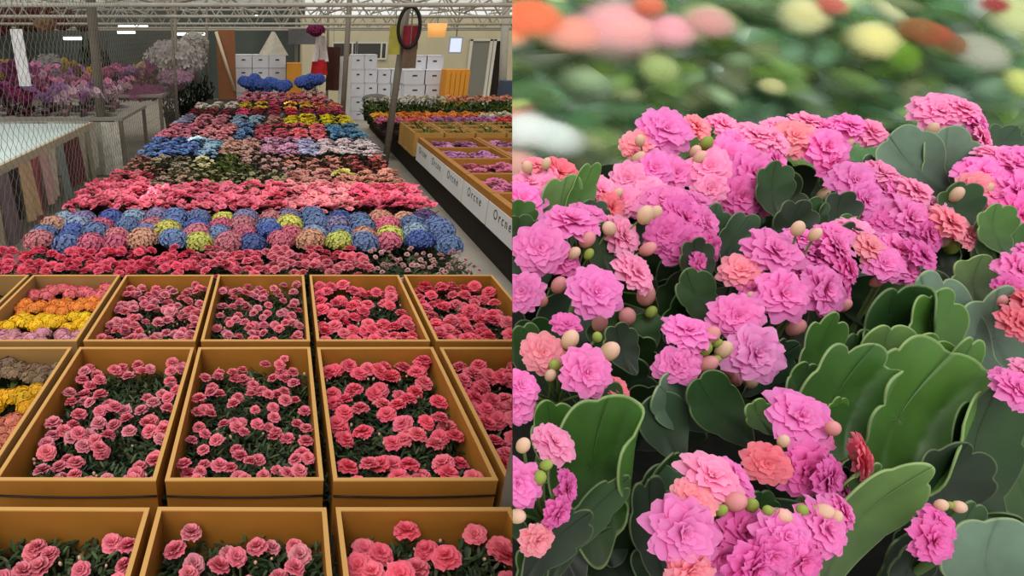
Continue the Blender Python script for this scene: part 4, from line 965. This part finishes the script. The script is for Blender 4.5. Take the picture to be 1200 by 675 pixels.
kplant('kalanchoe with a broad magenta head at the back centre', (880, 330, 1.22),
  [(915, 260, 908, 190, 56, D(tone='d')), (925, 300, 940, 235, 60, D(tone='k'))],
  [D(f=[(885, 162, 30, 'p', 0, .8), (850, 185, 30, 'm', -.3, .2), (880, 205, 33, 'm', 0, .1), (905, 190, 24, 'm', .5, .3), (830, 198, 26, 'p', -.5, .1), (866, 232, 28, 'd', -.1, -.1), (895, 232, 24, 'd', .3, -.1), (862, 168, 24, 'm', -.2, .6), (832, 222, 20, 'p', -.4, 0), (905, 165, 22, 'p', .4, .6)], b=[(820, 185, 8, 'w'), (838, 236, 7, 'g')])], 5, (830, 180, 930, 260), 30)
kplant('kalanchoe with salmon centred heads at the back right of centre', (960, 330, 1.22),
  [(990, 285, 985, 225, 60, D(tone='k')), (960, 280, 950, 232, 46, D(tone='d'))],
  [D(f=[(930, 163, 28, 's', -.2, .3), (912, 150, 20, 'p', -.3, .8), (965, 176, 32, 'm', .1, .2), (945, 145, 22, 'p', 0, .9), (960, 150, 22, 'm', .2, .8), (1018, 157, 26, 'p', .1, .6), (995, 150, 24, 'm', 0, .7), (975, 195, 26, 'd', .2, 0)], b=[(992, 170, 8, 'w'), (970, 208, 9, 'g'), (966, 228, 9, 'w')])], 5, (920, 190, 1010, 260), 31)
kplant('kalanchoe with a long drift of magenta flowers at the right centre', (1050, 420, 1.0),
  [(1115, 235, 1040, 160, 92, D(tone='s', d=1.12, n=2, cup=.15, bend=.05, sc=.12)), (1120, 250, 1108, 150, 84, D(tone='s', d=1.13, n=2, bend=.05, sc=.12)), (1060, 240, 1012, 185, 46, D(tone='s', d=1.14)), (1005, 290, 982, 255, 44, D(tone='g')), (1140, 280, 1120, 215, 70, D(tone='d')), (980, 330, 1000, 262, 46, D(tone='k'))],
  [D(f=[(1000, 214, 30, 'm', -.2, .3), (1030, 205, 24, 'p', 0, .7), (1012, 235, 24, 'm', 0, 0), (1048, 225, 24, 'm', .4, .3), (1062, 258, 32, 'm', .1, .2), (1035, 262, 24, 'd', -.3, .3), (1090, 245, 24, 'p', 0, .6), (1110, 262, 26, 's', .2, .5), (1085, 275, 24, 'd', .2, 0), (1070, 225, 24, 'p', .2, .6), (1130, 275, 20, 's', .3, .2)], b=[(1120, 228, 9, 'w'), (1115, 290, 9, 'g'), (1105, 283, 8, 'w'), (1038, 280, 8, 'w')]),
   D(f=[(1018, 292, 22, 's', .1, .4), (1000, 272, 24, 'p', 0, .8), (1050, 295, 28, 'm', .1, .6), (1078, 300, 24, 'd', .4, .4), (1035, 310, 24, 'm', -.2, .3), (975, 275, 22, 'm', -.2, .8), (1060, 318, 22, 'm', .2, .3)], b=[(1028, 330, 8, 'p')], d=-.02)],
  7, (980, 240, 1140, 330), 32)
kplant('kalanchoe with a magenta arch rising at the back right', (1120, 300, 1.3),
  [(1165, 200, 1190, 150, 70, D(tone='e', d=1.28))],
  [D(f=[(1098, 132, 28, 'p', -.3, .4), (1125, 130, 26, 'p', .2, .7), (1140, 145, 24, 'm', .5, .4), (1148, 165, 22, 'p', .7, .2), (1112, 125, 24, 'p', 0, .9), (1152, 185, 18, 'p', .6, 0)], b=[(1092, 152, 8, 'w')])], 3, (1100, 170, 1160, 220), 33)
kplant('kalanchoe with wide magenta heads at the far right', (1180, 400, 1.15),
  [(1180, 300, 1165, 240, 60, D(tone='b'))],
  [D(f=[(1150, 205, 28, 'm', -.2, .4), (1182, 195, 30, 'm', 0, .6), (1165, 185, 24, 'p', 0, .9), (1200, 190, 28, 'm', 0, .6), (1160, 228, 22, 'p', -.3, .1), (1190, 225, 28, 'm', .1, .1), (1140, 220, 20, 's', -.5, 0), (1192, 252, 28, 'd', 0, 0)], b=[(1155, 222, 8, 'w'), (1175, 224, 8, 'w'), (1168, 245, 8, 'g')])], 4, (1140, 210, 1200, 300), 34)
kplant('kalanchoe with coral pink flowers at the back left edge', (640, 340, 1.15),
  [(615, 280, 606, 235, 50, D(tone='g'))],
  [D(f=[(655, 205, 28, 'c', .1, .5), (640, 218, 24, 'p', -.2, .2), (612, 236, 28, 'm', -.1, .3), (704, 226, 24, 'p', .2, .4), (620, 215, 22, 'p', 0, .8), (715, 245, 22, 'c', .3, .2), (628, 195, 18, 's', 0, .8)], b=[(640, 192, 7, 'w'), (722, 228, 8, 'w'), (618, 196, 8, 'w')])], 5, (606, 210, 720, 270), 35)

# --- hazy foliage and flower heads farther back
random.seed(40)
RINGS = (.15, .3, .42, .54, .66, .78, .89, 1.0)
def softdisc(mb, c, r, col, n=None, asp=1.0, rot=0, alpha=1.0):
    """soft, feathery leaf or head: dense heart, edge thinning to nothing"""
    nrm = (n or (-F+U*.3)).normalized(); M = frame_to(nrm) @ rz(rot); o = len(mb.v); N = 14
    mb.v.append(tuple(c)); mb.c.append((*col, alpha))
    for rr in RINGS:
        al = (1-rr*rr)**2
        for i in range(N):
            a = 2*PI*i/N; p = M @ Vector((math.cos(a)*rr*r, math.sin(a)*rr*r*asp, -.12*rr*rr*r))
            mb.v.append(tuple(Vector(c)+p)); mb.c.append((*col, al*alpha))
    for i in range(N): mb.f.append((o, o+1+i, o+1+(i+1) % N)); mb.m.append(0)
    for k in range(len(RINGS)-1):
        for i in range(N):
            a = o+1+k*N; mb.f.append((a+i, a+N+i, a+N+(i+1) % N, a+(i+1) % N)); mb.m.append(0)
GR = [(124, 152, 134), (104, 138, 112), (88, 122, 88), (130, 156, 120), (140, 160, 148), (98, 128, 62), (70, 104, 70), (112, 142, 84), (58, 92, 60), (140, 152, 112)]
bgp = [('hazy kalanchoe with orange heads at the upper left of the close-up bed', 600, 680, [(618, 14, 34, .8, (250, 148, 108)), (600, 40, 22, .7, (244, 178, 140)), (606, 135, 22, .8, (230, 150, 130))]),
       ('hazy kalanchoe with big pale peach heads at the top of the close-up', 660, 770, [(672, 32, 34, .75, (246, 186, 170)), (722, 26, 46, .75, (246, 196, 200)), (742, 34, 30, .7, (246, 206, 196))]),
       ('hazy kalanchoe with pale pink heads right of the peach ones', 760, 860, [(792, 32, 28, .8, (244, 190, 200)), (835, 22, 26, .8, (226, 178, 176)), (766, 4, 18, .8, (226, 140, 110))]),
       ('hazy grey green kalanchoe with pale lime bud at the top centre', 840, 930, [(776, 78, 20, 1, (184, 204, 140))]),
       ('hazy kalanchoe with cream bud and red tip at the top', 920, 1010, [(947, 14, 26, .9, (228, 226, 176)), (975, 4, 18, .7, (206, 120, 110)), (905, 98, 14, .8, (200, 200, 150))]),
       ('hazy kalanchoe with bright cream head right of centre', 1000, 1080, [(1030, 42, 28, .85, (238, 234, 170)), (1062, 62, 20, 1.2, (120, 164, 62))]),
       ('hazy kalanchoe with rust red leaves at the upper right', 1070, 1140, [(1095, 38, 26, .7, (184, 104, 78)), (1078, 32, 20, .8, (160, 120, 80)), (1120, 50, 18, .8, (150, 110, 80))]),
       ('hazy kalanchoe with pale heads in the top right corner', 1130, 1215, [(1150, 58, 30, .8, (190, 194, 178)), (1195, 14, 32, .9, (214, 222, 170)), (1198, 94, 16, 1, (214, 224, 140)), (1170, 4, 18, .6, (170, 80, 80))]),
       ('hazy white flowered kalanchoe at the left above the coral flowers', 600, 690, [(618, 152, 30, .75, (232, 240, 238)), (650, 160, 28, .75, (226, 238, 234)), (606, 190, 24, .8, (232, 190, 180))])]
for i, (lab, x0, x1, heads) in enumerate(bgp):
    near = i == 8; dB = 1.42 if near else 1.62
    bp = P((max(x0, 606)+x1)/2, 300, dB); bp.z = DZ; bp.x = max(bp.x, flank(bp.y, DZ)+.05)
    t = thing('hazy_kalanchoe', lab, 'flower', bp, 0, None); inv = Matrix.Translation(-bp)
    mb = MB()
    for k in range(30 if near else 130):
        x = ri(x0-30, x1+30); y = ri(120, 260) if near else ri(-30, 230); d = dB+ri(-.1, .12)
        c = random.choice(GR); f_ = random.choice((.8, 1.3, 1.8, 2.2, 2.7))*ri(.85, 1.15); r = ri(24, 50)*d/FPX
        if y > 100: f_ *= .85
        p = P(x, y, d)
        softdisc(mb, p-bp, r, tuple(min(.85, v*f_) for v in lin(c)), (-F+U*ri(.2, .8)+R*ri(-.2, .2)), ri(.45, .95), ri(-.8, .8), ri(.6, .95))
    mb.tube([(0, 0, 0), (0, .02, .25)], .006, lin((90, 120, 70)), 6)
    fo = part('foliage', mb, SOFT, t, True); trim(fo, Matrix.Translation(bp))
    for (x, y, r, asp, c) in heads:
        mb = MB(); d = dB-.12; p = P(x, y, d)
        for k in range(5):
            q = P(x+ri(-.35, .35)*r, y+ri(-.3, .3)*r*asp, d-.006*k)
            softdisc(mb, q-bp, r*ri(1.15, 1.45)*d/FPX, tuple(v*1.15 for v in lin(c)), -F+U*.4, asp, 0, .62)
        o = part('flower_head', mb, SOFT, t, True)
        if trim(o, Matrix.Translation(bp)) == 'gone': bpy.data.objects.remove(o)

# ================================================================== LIGHT, CAMERA
w = bpy.data.worlds.new('World'); sc.world = w; w.use_nodes = True
bg = w.node_tree.nodes['Background']; bg.inputs['Color'].default_value = (1.0, .98, .94, 1); bg.inputs['Strength'].default_value = .93
def sun(name, rot, e, ang, col):
    l = bpy.data.lights.new(name, 'SUN'); l.energy = e; l.angle = ang; l.color = col
    o = bpy.data.objects.new(name, l); C.objects.link(o); o.rotation_euler = rot; return o
sun('sun', (math.radians(32), math.radians(-18), 0), 1.5, .5, (1, .96, .9))
for x, y, Z, e, sz in ((181, 226, 1.0, 60, 6), (172, 240, 1.0, 50, 5), (215, 190, 1.0, 70, 5), (228, 163, 1.0, 70, 5), (335, 120, 1.0, 110, 5), (318, 82, 1.3, 60, 4), (286, 128, 1.0, 60, 4)):  # added spot lamps, standing in for streaks of sun across the bed
    p = atZ(x, y, Z); l = bpy.data.lights.new('added_fleck_spot', 'SPOT'); l.energy = e*4; l.spot_size = math.radians(sz+2); l.spot_blend = .6; l.shadow_soft_size = .02; l.color = (1, .97, .92)
    o = bpy.data.objects.new('added_fleck_spot', l); C.objects.link(o); q = p+Vector((.25, .3, 1.6)); o.location = q
    o.rotation_euler = (p-q).to_track_quat('-Z', 'Y').to_euler()
cam = bpy.data.cameras.new('Camera'); co = bpy.data.objects.new('Camera', cam); C.objects.link(co)
cam.sensor_fit = 'HORIZONTAL'; cam.sensor_width = 36; cam.lens = FPX*36/1200; cam.shift_x = (600-PX)/1200; cam.shift_y = 0
cam.clip_start = .02; cam.clip_end = 100
co.location = CAM; co.rotation_euler = (PI/2-TH, 0, 0)
sc.camera = co
sc.view_settings.view_transform = 'Standard'; sc.view_settings.look = 'None'
sc.cycles.transparent_max_bounces = 24; sc.cycles.max_bounces = 6
